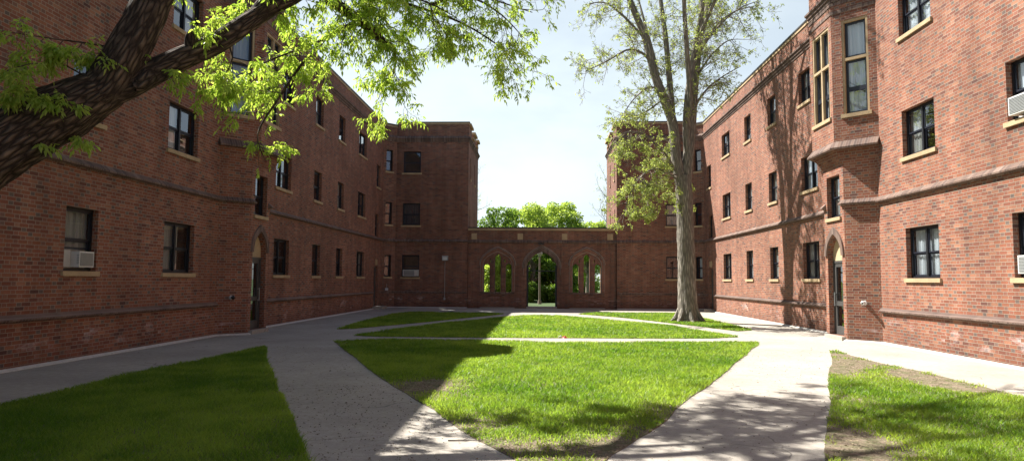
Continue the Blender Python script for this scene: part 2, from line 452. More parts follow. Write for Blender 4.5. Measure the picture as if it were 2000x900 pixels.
cam = bpy.data.cameras.new('camera'); cam.lens = 24.0; cam.sensor_width = 36; cam.clip_end = 3000; cam.clip_start = .05
co = bpy.data.objects.new('camera', cam); COL.objects.link(co); S.camera = co
R = Matrix.Rotation(math.radians(2.5151), 4, 'Z') @ Matrix.Rotation(math.radians(90+4.1438), 4, 'X') @ Matrix.Rotation(.0073, 4, 'Z')
co.matrix_world = Matrix.Translation((0, 0, 1.70)) @ R
S.view_settings.view_transform = 'Standard'; S.view_settings.look = 'None'; S.view_settings.gamma = 1; S.view_settings.use_curve_mapping = False
S.view_settings.exposure = 1.36
S.render.engine = 'CYCLES'
S.cycles.max_bounces = 8; S.cycles.diffuse_bounces = 4; S.cycles.transparent_max_bounces = 12; S.cycles.sample_clamp_indirect = 6

# ------------------------------------------------------------------ ground
def tri_sheet(name, loop, z, mat):
    me = bpy.data.meshes.new(name); n = len(loop)
    tr = tessellate_polygon([[Vector((x, y, 0)) for x, y in loop]])
    me.from_pydata([(x, y, z) for x, y in loop], [], [list(t) for t in tr]); me.update()
    for p in me.polygons:
        if p.normal.z < 0: p.flip()
    me.materials.append(mat); o = bpy.data.objects.new(name, me); COL.objects.link(o); return o
g = tri_sheet('ground', [(-600,-300),(600,-300),(600,1500),(-600,1500)], -.03, M['far_grass']); tag(g, kind='structure')
pv = tri_sheet('path', [(-9.62,-12),(9.62,-12),(9.62,40.6),(8.9,41.25),(4.4,41.5),(1.3,41.6),(1.3,44.5),(-1.3,44.5),(-1.3,41.6),(-4.4,41.5),(-8.9,41.25),(-9.62,40.6)], 0.0, M['concrete'])
tag(pv, kind='structure')
LAWNS = [
 [(-7.15,-5),(-7.17,6),(-7.12,9.8),(-7.15,12.4),(-6.98,14),(-6.9,16.84),(-6.78,16.7),(-5.6,13.9),(-4.36,11.23),(-3.43,9.22),(-2.74,7.69),(-2.2,6.48),(-1.2,4.2),(-1.2,-5)],
 [(-5.6,18.4),(-4.9,18.95),(-3.97,19.05),(-2.4,19.1),(-.81,19.0),(.59,18.7),(1.6,18.85),(3.46,19.3),(5.2,19.45),(6.0,19.55),(5.9,19.05),(4.6,15.9),(3.06,12.23),(2.2,10.3),(1.53,8.6),(.72,6.86),(.3,5.6),(-.05,6.0),(-.28,6.66),(-.91,7.84),(-1.58,9.37),(-2.84,11.98),(-4.3,15.4)],
 [(-5.6,20.4),(-4.87,23.41),(-4.1,25.7),(-3.27,27.74),(-1.38,31.99),(-.7,32.9),(.06,33.18),(.9,32.7),(2.11,30.89),(4.79,26.78),(6.03,21.4),(5.0,20.75),(2.5,20.45),(0,20.3),(-2.5,20.15),(-4.77,20.1)],
 [(-6.88,22.87),(-7.1,26),(-7.15,28.15),(-7.19,33.3),(-6.76,34.97),(-5,35.0),(-1.86,34.31),(-2.2,33.2),(-3.53,29.91),(-4.5,27.4),(-5.31,25.5),(-6.41,23.18)],
 [(1.85,34.51),(2.4,35.8),(3.3,36.3),(5.5,36.55),(7.36,36.6),(7.49,30.62),(7.39,24.45),(6.7,23.87),(6.2,25.4),(5.08,28.42),(4.2,30.7),(3.41,32.41),(2.5,33.8)],
 [(7.29,17.48),(7.16,15.31),(7.3,13.66),(7.3,12.32),(7.26,10.75),(7.2,6),(7.2,-5),(1.0,-5),(1.0,2.9),(2.72,6.83),(3.98,9.84),(5.07,12.42),(6.3,15.3),(7.1,17.3)],
]
def wiggle(loop, k):
    out = []
    for i in range(len(loop)):
        a = Vector(loop[i]); b = Vector(loop[(i+1) % len(loop)]); L = (b-a).length; n = max(1, int(L/.35))
        nn = Vector((-(b-a).y, (b-a).x))/max(L, 1e-6)
        for j in range(n):
            p = a+(b-a)*j/n
            amp = 0.05*noise.noise(Vector((p.x*.55, p.y*.55, k)))+.03*noise.noise(Vector((p.x*2.6, p.y*2.6, k+9)))
            out.append((p.x+nn.x*amp, p.y+nn.y*amp))
    return out
LAWNS = [wiggle(l, 3.1*i) for i, l in enumerate(LAWNS)]
for k, l in enumerate(LAWNS):
    # lawn bed: slightly raised soil with a bevelled rim
    me = bpy.data.meshes.new('lawn'); n = len(l)
    tr = tessellate_polygon([[Vector((x, y, 0)) for x, y in l]])
    V = [(x, y, .007) for x, y in l]+[(x, y, -.01) for x, y in l]
    F = [list(t) for t in tr]+[[i, (i+1) % n, n+(i+1) % n, n+i] for i in range(n)]
    me.from_pydata(V, [], F); me.update(); me.materials.append(M['soil'])
    for p in me.polygons:
        if p.normal.z < -.5: p.flip()
    o = bpy.data.objects.new('lawn', me); COL.objects.link(o); tag(o, kind='structure')

def build_np(name, V, Q=None, T=None, attrs=None, mat=None, parent=None, smooth=False):
    me = bpy.data.meshes.new(name); V = np.asarray(V, np.float32)
    me.vertices.add(len(V)); me.vertices.foreach_set('co', V.ravel())
    Q = np.zeros((0,4), np.int32) if Q is None else np.asarray(Q, np.int32); T = np.zeros((0,3), np.int32) if T is None else np.asarray(T, np.int32)
    me.loops.add(len(Q)*4+len(T)*3)
    me.loops.foreach_set('vertex_index', np.concatenate([Q.ravel(), T.ravel()]).astype(np.int32))
    me.polygons.add(len(Q)+len(T))
    me.polygons.foreach_set('loop_start', np.concatenate([np.arange(len(Q))*4, len(Q)*4+np.arange(len(T))*3]).astype(np.int32))
    if smooth: me.polygons.foreach_set('use_smooth', np.ones(len(Q)+len(T), bool))
    me.update(calc_edges=True)
    for k, a in (attrs or {}).items():
        a = np.asarray(a, np.float32)
        if a.ndim == 1: me.attributes.new(k, 'FLOAT', 'POINT').data.foreach_set('value', a)
        else: me.attributes.new(k, 'FLOAT_VECTOR', 'POINT').data.foreach_set('vector', a.ravel())
    me.validate()
    me.materials.append(mat)
    o = bpy.data.objects.new(name, me); link(o, parent); return o

def inside(px, py, loop):
    r = np.zeros(len(px), bool); n = len(loop)
    for i in range(n):
        x0, y0 = loop[i]; x1, y1 = loop[(i+1) % n]
        if y0 == y1: continue
        c = ((y0 > py) != (y1 > py)) & (px < (x1-x0)*(py-y0)/(y1-y0)+x0)
        r ^= c
    return r
def edge_dist(px, py, loop):
    d = np.full(len(px), 9e9); n = len(loop)
    for i in range(n):
        a = np.array(loop[i]); b = np.array(loop[(i+1) % n]); e = b-a; L = e@e
        t = np.clip(((px-a[0])*e[0]+(py-a[1])*e[1])/max(L, 1e-9), 0, 1)
        d = np.minimum(d, np.hypot(px-a[0]-t*e[0], py-a[1]-t*e[1]))
    return d
class VN:
    """value noise on a lattice, vectorised"""
    def __init__(self, seed): self.g = np.random.default_rng(seed).random((256, 256))
    def __call__(self, x, y, s):
        x = x*s+100; y = y*s+100; i = np.floor(x).astype(int); j = np.floor(y).astype(int); u = x-i; v = y-j
        u = u*u*(3-2*u); v = v*v*(3-2*v); g = self.g
        q = lambda a, b: g[a % 256, b % 256]
        return (q(i,j)*(1-u)+q(i+1,j)*u)*(1-v)+(q(i,j+1)*(1-u)+q(i+1,j+1)*u)*v
vn = VN(3); vn2 = VN(8)
# worn places: (x, y, radius x, radius y, strength)
WORN = [(-1.9,10.9,.75,1.0,1.2),(-.1,6.9,.9,.75,1.15),(.75,7.0,.6,.8,1.0),(1.1,8.0,.35,.5,.6),(-.75,8.0,.5,.6,.9),(1.6,9.0,.35,.9,.7),(6.6,15.4,1.0,2.0,1.45),(6.75,12.6,.6,1.9,1.25),(5.9,13.9,.8,1.0,.8),(3.2,7.6,.6,1.6,1.35),(5.6,13.6,.3,1.2,.8),(3.1,7.4,.45,1.6,1.1),(6.2,29.3,.9,.9,.6),(4.4,10.6,.3,1.0,.7),(-5.3,17.6,.5,.6,.7),(6.0,14.4,.9,.9,.6)]
def grass():
    VV, QQ, TT, RR = [], [], [], []; base = 0
    for k, l in enumerate(LAWNS):
        L = np.array(l); x0, y0 = L.min(0)-.05; x1, y1 = L.max(0)+.05; y0 = max(y0, 3.0)
        for ya, yb, dens, wd, ht in ((3,5.2,500,.007,.075),(5.2,10,3400,.0042,.062),(10,15,2300,.0055,.064),(15,21,1300,.008,.066),(21,28,750,.011,.068),(28,38,520,.015,.07)):
            a, b = max(y0, ya), min(y1, yb)
            if b <= a: continue
            n = int((x1-x0)*(b-a)*dens); px = RNG.uniform(x0, x1, n); py = RNG.uniform(a, b, n)
            m = inside(px, py, l); px, py = px[m], py[m]
            worn = np.zeros(len(px))
            for wx, wy, rx, ry, s in WORN: worn = np.maximum(worn, s*np.exp(-(((px-wx)/rx)**2+((py-wy)/ry)**2)))
            nz_ = .6*vn(px, py, 1.4)+.4*vn2(px, py, 4.0)
            ed = edge_dist(px, py, l)
            keep = 1.12-np.minimum(worn, 1.1)*(1.06 if k == 5 else 1.12)*np.clip(.05+nz_*1.6 if k == 5 else .25+nz_*1.25, 0, 1)-np.clip(.07-ed, 0, 1)*6.0*np.clip(vn(px, py, 3.0)-.25, 0, 1)-.25*np.clip(vn2(px, py, .8)-.62, 0, 1)*3
            # right front lawn is thinner
            if k == 5: keep -= .42*(vn2(px, py, 2.2) > .45)*(.4+.6*np.clip((py-9)/4, 0, 1))+.1
            if k == 1: keep -= .22*(vn(px, py, 1.7) > .62)
            m = RNG.random(len(px)) < keep; px, py, worn = px[m], py[m], worn[m]; n = len(px)
            h = ht*(.55+.75*RNG.random(n))*(.75+.5*vn(px, py, 2.5))*(1-.45*np.clip(worn, 0, 1)); wv = wd*(.7+.6*RNG.random(n))
            th = RNG.uniform(0, 2*PI, n); ln = RNG.uniform(.3, 1.25, n)*h; ph = RNG.uniform(0, 2*PI, n)
            cx, sx = np.cos(th)*wv, np.sin(th)*wv
            v = np.zeros((n, 5, 3)); zb = .004
            v[:,0] = np.c_[px-cx, py-sx, np.full(n, zb)]; v[:,1] = np.c_[px+cx, py+sx, np.full(n, zb)]
            mx_, my_ = px+.4*ln*np.cos(ph), py+.4*ln*np.sin(ph)
            v[:,2] = np.c_[mx_+cx*.75, my_+sx*.75, zb+h*.6]; v[:,3] = np.c_[mx_-cx*.75, my_-sx*.75, zb+h*.6]
            v[:,4] = np.c_[px+ln*np.cos(ph), py+ln*np.sin(ph), zb+h]
            idx = base+np.arange(n)[:,None]*5
            QQ.append(idx+np.array([0,1,2,3])); TT.append(idx+np.array([3,2,4])); VV.append(v.reshape(-1,3)); base += n*5
            r = np.clip(.05+.6*RNG.random(n)+.55*(vn2(px, py, .55)-.4)+.45*(vn(px, py, 2.8)-.5)+.3*np.clip(worn, 0, 1), 0, 1)
            RR.append(np.repeat(r, 5))
    o = build_np('grass', np.concatenate(VV), np.concatenate(QQ), np.concatenate(TT), {'rnd': np.concatenate(RR)}, M['grass'])
    tag(o, 'short bright green grass growing on the courtyard lawns', 'grass', kind='stuff')
grass()
def debris():
    """dry scraps and seed litter lying on the paths and on the worn soil"""
    n = 4200; px = np.concatenate([RNG.uniform(-6.5, 7.2, n), RNG.normal(-2.6, 1.0, 1500), RNG.normal(6.4, .9, 5500), RNG.normal(.2, .8, 4500), RNG.normal(3.2, .6, 2500), RNG.normal(-1.8, .6, 2000)])
    py = np.concatenate([RNG.uniform(5.5, 17, n), RNG.uniform(6, 11, 1500), RNG.normal(14.4, 1.8, 5500), RNG.normal(7.2, .8, 4500), RNG.normal(8.0, 1.4, 2500), RNG.normal(10.8, .8, 2000)])
    on = np.zeros(len(px), bool)
    for l in LAWNS: on |= inside(px, py, l)
    kp = on | (np.arange(len(px)) < n+1500); px, py, on = px[kp], py[kp], on[kp]
    n = len(px); th = RNG.uniform(0, 2*PI, n); a = RNG.uniform(.004, .013, n); b = a*RNG.uniform(.2, .6, n)
    z = np.full(n, .006)
    for l in LAWNS:
        z[inside(px, py, l)] = .011
    c, s = np.cos(th), np.sin(th); v = np.zeros((n, 4, 3)); k = RNG.uniform(0, .012, (n, 4))
    for j, (u, q) in enumerate(((-1,-1),(1,-1),(1,1),(-1,1))):
        v[:,j] = np.c_[px+c*a*u-s*b*q, py+s*a*u+c*b*q, z+k[:,j]]
    rv = np.where(on, RNG.random(n), .35*RNG.random(n)**2)
    o = build_np('leaf_litter', v.reshape(-1,3), np.arange(n*4).reshape(n,4), None, {'rnd': np.repeat(rv, 4)}, M['debris'])
    tag(o, 'dry brown leaf scraps and seed litter strewn over path and bare soil', 'leaf litter', kind='stuff')
debris()

# ------------------------------------------------------------------ windows
def window(par, sx, fr, c, w_, z0, z1, kind='single', rec=.12, curtain=None, sill=True, seed=0, ac=False, name='window'):
    """one window: frame (the part) with panes, sashes, sill and curtain as sub-parts. c = centre along the wall"""
    a0, a1 = c-w_/2, c+w_/2
    rn = random.Random(seed*13.7+c*3.1+z0*7.7+sx)
    f = MB(sx); t = .045; d0, d1 = -rec-.07, -rec
    f.obox(fr, a0, a0+t, d0, d1, z0, z1); f.obox(fr, a1-t, a1, d0, d1, z0, z1)
    f.obox(fr, a0+t, a1-t, d0, d1, z0, z0+t*1.2); f.obox(fr, a0+t, a1-t, d0, d1, z1-t, z1)
    bays = [(a0+t, a1-t)]
    if kind == 'double':
        f.obox(fr, c-.035, c+.035, d0, d1+.004, z0+t*1.2, z1-t)
        bays = [(a0+t, c-.035), (c+.035, a1-t)]
    fo = f.build(name, M['frame'], par)
    zb, zt = z0+t*1.2, z1-t; zm = (zb+zt)/2-.02
    sb = MB(sx); gb = MB(sx)
    for b0, b1 in bays:
        s_ = .04; lo = .50 if not ac else .0
        for (q0, q1, dd) in ((zm, zt, -rec-.022), (zb if not ac else zb+.40, zm, -rec-.045)):
            sb.obox(fr, b0, b0+s_, dd-.025, dd, q0, q1); sb.obox(fr, b1-s_, b1, dd-.025, dd, q0, q1)
            sb.obox(fr, b0+s_, b1-s_, dd-.025, dd, q0, q0+s_); sb.obox(fr, b0+s_, b1-s_, dd-.025, dd, q1-s_, q1)
            gb.add([fr.p(b0+s_-.003, dd-.012, q0+s_-.003), fr.p(b1-s_+.003, dd-.012, q0+s_-.003), fr.p(b1-s_+.003, dd-.012, q1-s_+.003), fr.p(b0+s_-.003, dd-.012, q1-s_+.003)])
    sb.build('sash', M['sash'], fo); gb.build('glass_pane', M['glass'], fo)
    if sill:
        m = MB(sx); m.obox(fr, a0-.07, a1+.07, -rec, .055, z0-.105, z0-.004)
        m.build('sill', M['stone'], fo, bevel=.008)
    if curtain is None: curtain = rn.choice(['halves','full','one','half_left','half_right','none'])
    segs = {'none': [], 'full': [(a0,a1)], 'halves': [(a0,a0+w_*.33),(a1-w_*.33,a1)], 'half_left': [(a0,c)], 'half_right': [(c,a1)], 'one': [(a0,a0+w_*.7)]}[curtain]
    if segs:
        m = MB(sx); dep = -rec-.13
        for s0, s1 in segs:
            n = max(4, int((s1-s0)/.035)); pr = None
            for k in range(n+1):
                a = s0+(s1-s0)*k/n; d = dep+.022*math.sin(k*1.9+rn.random()*1.2)
                if pr: m.add([fr.p(pr[0],pr[1],z0-.02), fr.p(a,d,z0-.02), fr.p(a,d,z1+.05), fr.p(pr[0],pr[1],z1+.05)])
                pr = (a, d)
        m.build('curtain', M[rn.choice(['curt0','curt2','curt0','curt2'] if sx > 0 else ['curt0','curt0','curt1','curt2','curt1'])], fo)
    return fo

def ac_unit(sx, fr, c, z0, w_=.50, h=.34, out=.26, rec=.12, panel=None, label='', ):
    """window air conditioner: case, louvred front, accordion side panels"""
    P = fr.p(c, out/2, z0); o = thing('air_conditioner', (P[0]*sx, P[1], z0), label, 'air conditioner', 'window air conditioners')
    m = MB(sx); m.obox(fr, c-w_/2, c+w_/2, -rec-.12, out, z0, z0+h); m.build('case', M['white'], o, bevel=.012)
    m = MB(sx); n = 11
    m.obox(fr, c-w_/2+.03, c+w_/2-.03, out-.004, out+.004, z0+.03, z0+h-.03)
    for k in range(n):
        z = z0+.035+(h-.07)*k/(n-1)
        m.obox(fr, c-w_/2+.03, c+w_/2-.03, out+.004, out+.012, z-.005, z+.005)
    m.build('louvre_grille', M['grille'], o)
    m = MB(sx)
    for k in range(6):
        z = z0+.07+.035*k
        for e in (-1, 1):
            m.obox(fr, c+e*(w_/2+.001)-.003, c+e*(w_/2+.001)+.003, .03, out-.05, z, z+.016)
    m.build('side_vent', M['grille'], o)
    if panel:
        for a0, a1 in panel:
            m = MB(sx); n = max(3, int((a1-a0)/.025))
            for k in range(n):
                m.obox(fr, a0+(a1-a0)*k/n, a0+(a1-a0)*(k+.7)/n, -rec-.06-.008*(k % 2), -rec-.045, z0, z0+h+.02)
            m.build('accordion_panel', M['white'], o)
    return o

# ------------------------------------------------------------------ the two wings
XW, YC = 9.57, 40.55
Z1, Z2, Z3 = (1.82, 3.13), (5.0, 6.25), (8.24, 9.44)
def wing(sx, label):
    W = thing('dormitory_wing', (sx*XW, 14, 0), label, 'brick building', 'three-storey wings facing each other')
    # frames: main wall (a = y), outward normal towards the court (-x before mirroring)
    F = Frame((XW, 0), (0, 1), (-1, 0))
    cols = [('A',13.78,1.0),('B',17.62,1.5),('a',24.72,1.48),('b',28.58,1.0),('c',31.9,1.0),('d',35.7,1.52)]
    wins = []
    for k, c, w_ in cols:
        for zi, (z0, z1) in enumerate((Z1, Z2, Z3)):
            cc, ww = c, w_
            if k == 'a' and zi == 2: cc, ww = 25.0, 1.12
            wins.append((k, zi, cc, ww, z0, z1))
    wins.append(('s', 1, 39.12, .86, 4.16, 5.44)); wins.append(('s', 2, 39.3, .9, 7.04, 8.34))
    door = (38.68, 39.56, .17, 2.42)
    holes = [rect(c-w_/2, c+w_/2, z0, z1) for _, _, c, w_, z0, z1 in wins]+[rect(*door[:2], *door[2:]), rect(20.3, 22.2, .1, 9.9)]
    m = MB(sx); wall(m, F, rect(-10, YC, -.05, 11.0), holes, .2)
    # the other sides of the wing and its roof
    m.box(XW+9, XW+9.3, -10, 47.5, -.05, 11.0)
    m.add([(XW,-10,-.05),(XW+9,-10,-.05),(XW+9,-10,11),(XW,-10,11)])
    m.add([(XW+.33,-9.67,11),(XW+.33,YC,11),(XW+.33,YC,10.6),(XW+.33,-9.67,10.6)])
    m.build('wall', M['brick'], W)
    r = MB(sx); r.box(XW+.02, XW+9, -10, YC+.6, 10.5, 10.62); r.build('roof', M['dark_cap'], W)
    fl = MB(sx); fl.box(XW+.22, XW+8.9, -9.9, YC, 3.55, 3.75); fl.box(XW+.22, XW+8.9, -9.9, YC, 6.8, 7.0); fl.box(XW+1.2+4, XW+1.3+4, -9.9, YC, 0, 10.5); fl.build('floor_slab', M['dark'], W)
    for k, zi, c, w_, z0, z1 in wins:
        ac = (sx < 0 and k == 'A' and zi == 0) or (sx > 0 and k == 'A' and zi < 2)
        cur = 'full' if ac else None
        if sx < 0 and k == 'B' and zi == 1: cur = 'half_left'
        if k == 's': cur = 'none'
        if sx > 0 and not ac and k != 's': cur = {('A',2):'full',('B',0):'full',('B',1):'half_right',('B',2):'full',('a',0):'half_right',('a',1):'half_right',('a',2):'full'}.get((k, zi), 'full')
        window(W, sx, F, c, w_, z0, z1, 'double' if w_ > 1.05 else 'single', curtain=cur, seed=zi, ac=ac, sill=not (k == 's' and zi == 1))
    # stair door near the corner
    d = MB(sx); a0, a1, z0, z1 = door
    d.obox(F, a0, a0+.07, -.2, -.13, z0, z1); d.obox(F, a1-.07, a1, -.2, -.13, z0, z1); d.obox(F, a0+.07, a1-.07, -.2, -.13, z1-.07, z1)
    d.obox(F, a0+.07, a1-.07, -.19, -.15, z0, z0+.25); d.obox(F, a0+.07, a0+.17, -.19, -.15, z0+.25, z1-.07); d.obox(F, a1-.17, a1-.07, -.19, -.15, z0+.25, z1-.07)
    do = d.build('stair_door', M['bronze'], W)
    q = MB(sx); q.add([F.p(a0+.16,-.17,z0+.24),F.p(a1-.16,-.17,z0+.24),F.p(a1-.16,-.17,z1-.06),F.p(a0+.16,-.17,z1-.06)]); q.build('glass_pane', M['glass'], do)
    q = MB(sx); q.obox(F, a0+.18, a1-.18, -.05, .025, z1+.09, z1+.42); q.build('stone_block', M['stone'], W)
    q = MB(sx); q.obox(F, a0-.15, a1+.15, -.13, .55, -.02, .15); q.build('step', M['concrete'], W)
    # ---- oriel and porch (half octagons)
    yo0, yo1, po = 19.6, 23.0, .89        # oriel
    yp0, yp1, pp = 19.75, 22.53, .68      # porch
    def octo(y0, y1, p): return [(XW, y0), (XW-p, y0+p), (XW-p, y1-p), (XW, y1)]
    O, Pq = octo(yo0, yo1, po), octo(yp0, yp1, pp)
    def fr_of(a, b):
        v = Vector((b[0]-a[0], b[1]-a[1])); L = v.length; v.normalize()
        return Frame(a, (v.x, v.y), (-v.y, v.x)), L
    m = MB(sx)
    zb = 5.30
    # porch faces
    fA, LA = fr_of(Pq[0], Pq[1]); fB, LB = fr_of(Pq[1], Pq[2]); fC, LC = fr_of(Pq[2], Pq[3])
    c = LB/2
    darch = gothic(c, 1.02, .12, 2.50, 3.16)
    wp = (c-.46, c+.46, 3.66, 4.93)
    wall(m, fA, rect(0, LA, -.05, zb)); wall(m, fC, rect(0, LC, -.05, zb))
    wall(m, fB, rect(0, LB, -.05, zb), [darch, rect(*wp)], .25)
    m.build('porch_wall', M['brick'], W)
    h = MB(sx); arch_band(h, fB, c, 1.04, 1.34, 2.50, 3.17, 3.38, .002, .05); arch_band(h, fB, c, 1.03, 1.12, 2.50, 3.165, 3.21, .05, .02)
    h.build('arch_hood', M['rowlock'], W)
    # tympanum and door
    ty = MB(sx); g_ = gothic(c, 1.01, 2.36, 2.50, 3.155)
    loops = [[Vector((a, z, 0)) for a, z in g_]]
    for tri in tessellate_polygon(loops): ty.add([fB.p(g_[i][0], -.165, g_[i][1]) for i in tri])
    ty.build('tympanum', M['stone2'], W)
    d = MB(sx); a0, a1 = c-.51, c+.51; z0, z1 = .12, 2.36
    for (u0, u1, v0, v1) in ((a0,a0+.06,z0,z1),(a1-.06,a1,z0,z1),(a0+.06,a1-.06,z1-.07,z1)): d.obox(fB, u0, u1, -.24, -.15, v0, v1)
    do = d.build('entrance_door', M['bronze'], W)
    d = MB(sx); b0, b1 = a0+.065, a1-.065
    for (u0, u1, v0, v1) in ((b0,b0+.11,z0+.01,z1-.075),(b1-.11,b1,z0+.01,z1-.075),(b0+.11,b1-.11,z0+.01,z0+.26),(b0+.11,b1-.11,.99,1.13),(b0+.11,b1-.11,z1-.19,z1-.075)): d.obox(fB, u0, u1, -.22, -.17, v0, v1)
    d.build('door_leaf', M['bronze'], do)
    d = MB(sx)
    for v0, v1 in ((z0+.26,.99),(1.13,z1-.19)): d.add([fB.p(b0+.1,-.195,v0-.01),fB.p(b1-.1,-.195,v0-.01),fB.p(b1-.1,-.195,v1+.01),fB.p(b0+.1,-.195,v1+.01)])
    d.build('glass_pane', M['glass'], do)
    d = MB(sx); d.obox(fB, b1-.09, b1-.05, -.17, -.13, 1.0, 1.03); d.obox(fB, b1-.09, b1-.05, -.17, -.13, 1.35, 1.38); d.cyl(fB.p(b1-.07,-.12,.98), fB.p(b1-.07,-.12,1.40), .014); d.build('door_handle', M['galv'], do)
    d = MB(sx); d.obox(fB, c-.62, c+.62, -.34, .12, -.02, .115); d.build('step', M['concrete'], W)
    window(W, sx, fB, c, wp[1]-wp[0], wp[2], wp[3], 'single', rec=.14, curtain='full' if sx > 0 else 'one', seed=40, name='porch_window')
    # corbel between porch and oriel: stepped rings
    cb = MB(sx); st = 6
    def ring(f): return octo(yp0+(yo0-yp0)*f-.0, yp1+(yo1-yp1)*f, pp+(po-pp)*f)
    zc = np.linspace(5.22, 5.64, st+1)
    for k in range(st):
        q = ring((k+.6)/st); z0c, z1c = zc[k], zc[k+1]
        for j in range(3):
            cb.add([(*q[j], z0c), (*q[j+1], z0c), (*q[j+1], z1c), (*q[j], z1c)])
        cb.add([(*q[0], z0c), (*q[1], z0c), (*q[2], z0c), (*q[3], z0c)])
    cb.build('corbel', M['brick'], W)
    lg = MB(sx); sweep(lg, O, [(-.1,5.62),(.15,5.62),(.155,5.665),(.0,5.86),(-.1,5.86)], 1); lg.build('oriel_ledge', M['rowlock'], W)
    # oriel faces
    fA, LA = fr_of(O[0], O[1]); fB2, LB2 = fr_of(O[1], O[2]); fC, LC = fr_of(O[2], O[3])
    m = MB(sx); zt = 11.15
    wz0, wz1 = 6.64, 9.46
    cA = LA*.47; cC = LC*.53; c2 = LB2/2
    wall(m, fA, rect(0, LA, 5.6, zt), [rect(cA-.37, cA+.37, wz0, wz1)], .17)
    wall(m, fC, rect(0, LC, 5.6, zt), [rect(cC-.37, cC+.37, wz0, wz1)], .17)
    wall(m, fB2, rect(0, LB2, 5.6, zt), [rect(c2-.62, c2+.62, wz0, wz1)], .17)
    m.add([(*O[0],zt),(*O[1],zt),(*O[2],zt),(*O[3],zt)]); m.add([(*O[0],5.6),(*O[1],5.6),(*O[2],5.6),(*O[3],5.6)])
    m.build('oriel_wall', M['brick'], W)
    dec = MB(sx)
    for z in (9.72, 9.98): sweep(dec, O, [(-.05,z),(.022,z),(.022,z+.1),(-.05,z+.1)], 1)
    dec.build('soldier_course', M['rowlock'], W)
    for fq, cq, hw, mull in ((fA,cA,.37,False),(fB2,c2,.62,True),(fC,cC,.37,False)):
        s = MB(sx); zt_ = 8.28
        s.obox(fq, cq-hw, cq-hw+.065, -.16, -.015, wz0, wz1); s.obox(fq, cq+hw-.065, cq+hw, -.16, -.015, wz0, wz1)
        s.obox(fq, cq-hw+.065, cq+hw-.065, -.16, -.02, wz1-.07, wz1); s.obox(fq, cq-hw+.065, cq+hw-.065, -.16, -.02, zt_-.04, zt_+.04)
        bays = [(cq-hw+.065, cq+hw-.065)]
        if mull:
            s.obox(fq, cq-.045, cq+.045, -.155, -.025, wz0, zt_-.04); s.obox(fq, cq-.045, cq+.045, -.155, -.025, zt_+.04, wz1-.07)
            bays = [(cq-hw+.065, cq-.045), (cq+.045, cq+hw-.065)]
        so_ = s.build('oriel_window', M['stone'], W)
        q = MB(sx); q.obox(fq, cq-hw-.06, cq+hw+.06, -.15, .05, wz0-.11, wz0-.003); q.build('sill', M['stone'], so_, bevel=.008)
        fm = MB(sx); gl = MB(sx)
        for b0, b1 in bays:
            for q0, q1 in ((wz0, 7.38), (7.38, zt_-.04), (zt_+.04, wz1-.07)):
                e = .065
                fm.obox(fq, b0, b0+e, -.15, -.10, q0, q1); fm.obox(fq, b1-e, b1, -.15, -.10, q0, q1); fm.obox(fq, b0+e, b1-e, -.15, -.10, q0, q0+e); fm.obox(fq, b0+e, b1-e, -.15, -.10, q1-e, q1)
                gl.add([fq.p(b0+e-.004,-.13,q0+e-.004),fq.p(b1-e+.004,-.13,q0+e-.004),fq.p(b1-e+.004,-.13,q1-e+.004),fq.p(b0+e-.004,-.13,q1-e+.004)])
        fm.build('sash', M['sash'], so_); gl.build('glass_pane', M['glass'], so_)
        cu = MB(sx)
        a, b = cq-hw, cq+hw
        for k in range(14):
            u0, u1 = a+(b-a)*k/14, a+(b-a)*(k+1)/14
            cu.add([fq.p(u0,-.24+.02*(k % 2),wz0-.05),fq.p(u1,-.24+.02*((k+1) % 2),wz0-.05),fq.p(u1,-.24+.02*((k+1) % 2),wz1),fq.p(u0,-.24+.02*(k % 2),wz1)])
        cu.build('curtain', M['curt2' if sx > 0 or mull else 'curt0'], so_)
    # ---- tower at the end
    YT = YC+.64; XT = XW-.64; XI = 4.5
    T = [(XW, YC), (XT, YT), (XI, YT), (XI, 47.4), (XW+9, 47.4)]
    f1, L1 = fr_of(T[0], T[1]); f2, L2 = fr_of(T[1], T[2]); f3, L3 = fr_of(T[2], T[3]); f4, L4 = fr_of(T[3], T[4])
    ch_w = [(.45*L1-.23, .45*L1+.23, a, b) for a, b in ((1.84,3.15),(5.0,6.36),(8.24,9.56))]
    # front windows centred .96 m in from the chamfer
    tw = [(.96-.54, .96+.54, a, b) for a, b in ((1.83,3.17),(4.98,6.33),(8.2,9.52))]
    sl_ = [(y-YT-.16, y-YT+.16, a, b) for y in (42.35, 44.95) for a, b in ((4.35,6.1),(7.95,9.3))]
    m = MB(sx)
    wall(m, f1, rect(0, L1, -.05, 11.2), [rect(*q) for q in ch_w], .2); wall(m, f2, rect(0, L2, -.12, 11.2), [rect(*q) for q in tw], .2)
    wall(m, f3, rect(0, L3, -.12, 10.7), [rect(*q) for q in sl_], .2); wall(m, f4, rect(0, L4, -.05, 10.7))
    for y0, y1 in ((YT, 43.0), (44.1, 45.6), (46.5, 47.4)):
        m.box(XI+.002, XI+.3, y0+.002, y1, 10.7, 11.2)
    m.box(XI+.3, XW+8.9, 47.1, 47.39, 10.7, 11.2)
    m.build('tower_wall', M['brick2'], W)
    rb = MB(sx); rb.box(XI+.02, XW, YT+.02, 47.3, 10.5, 10.6); rb.add([(XI+.02,YT+.3,10.6),(XW,YT+.3,10.6),(XW,YT+.3,11.19),(XI+.02,YT+.3,11.19)]); rb.build('tower_roof', M['dark_cap'], W)
    sb = MB(sx); sb.box(XI+1.6, XI+1.7, YT+.3, 47.2, 0, 10.5); sb.box(XI+.25, XW, YT+2.2, YT+2.3, 0, 10.5); sb.build('partition', M['dark'], W)
    acT = sx < 0
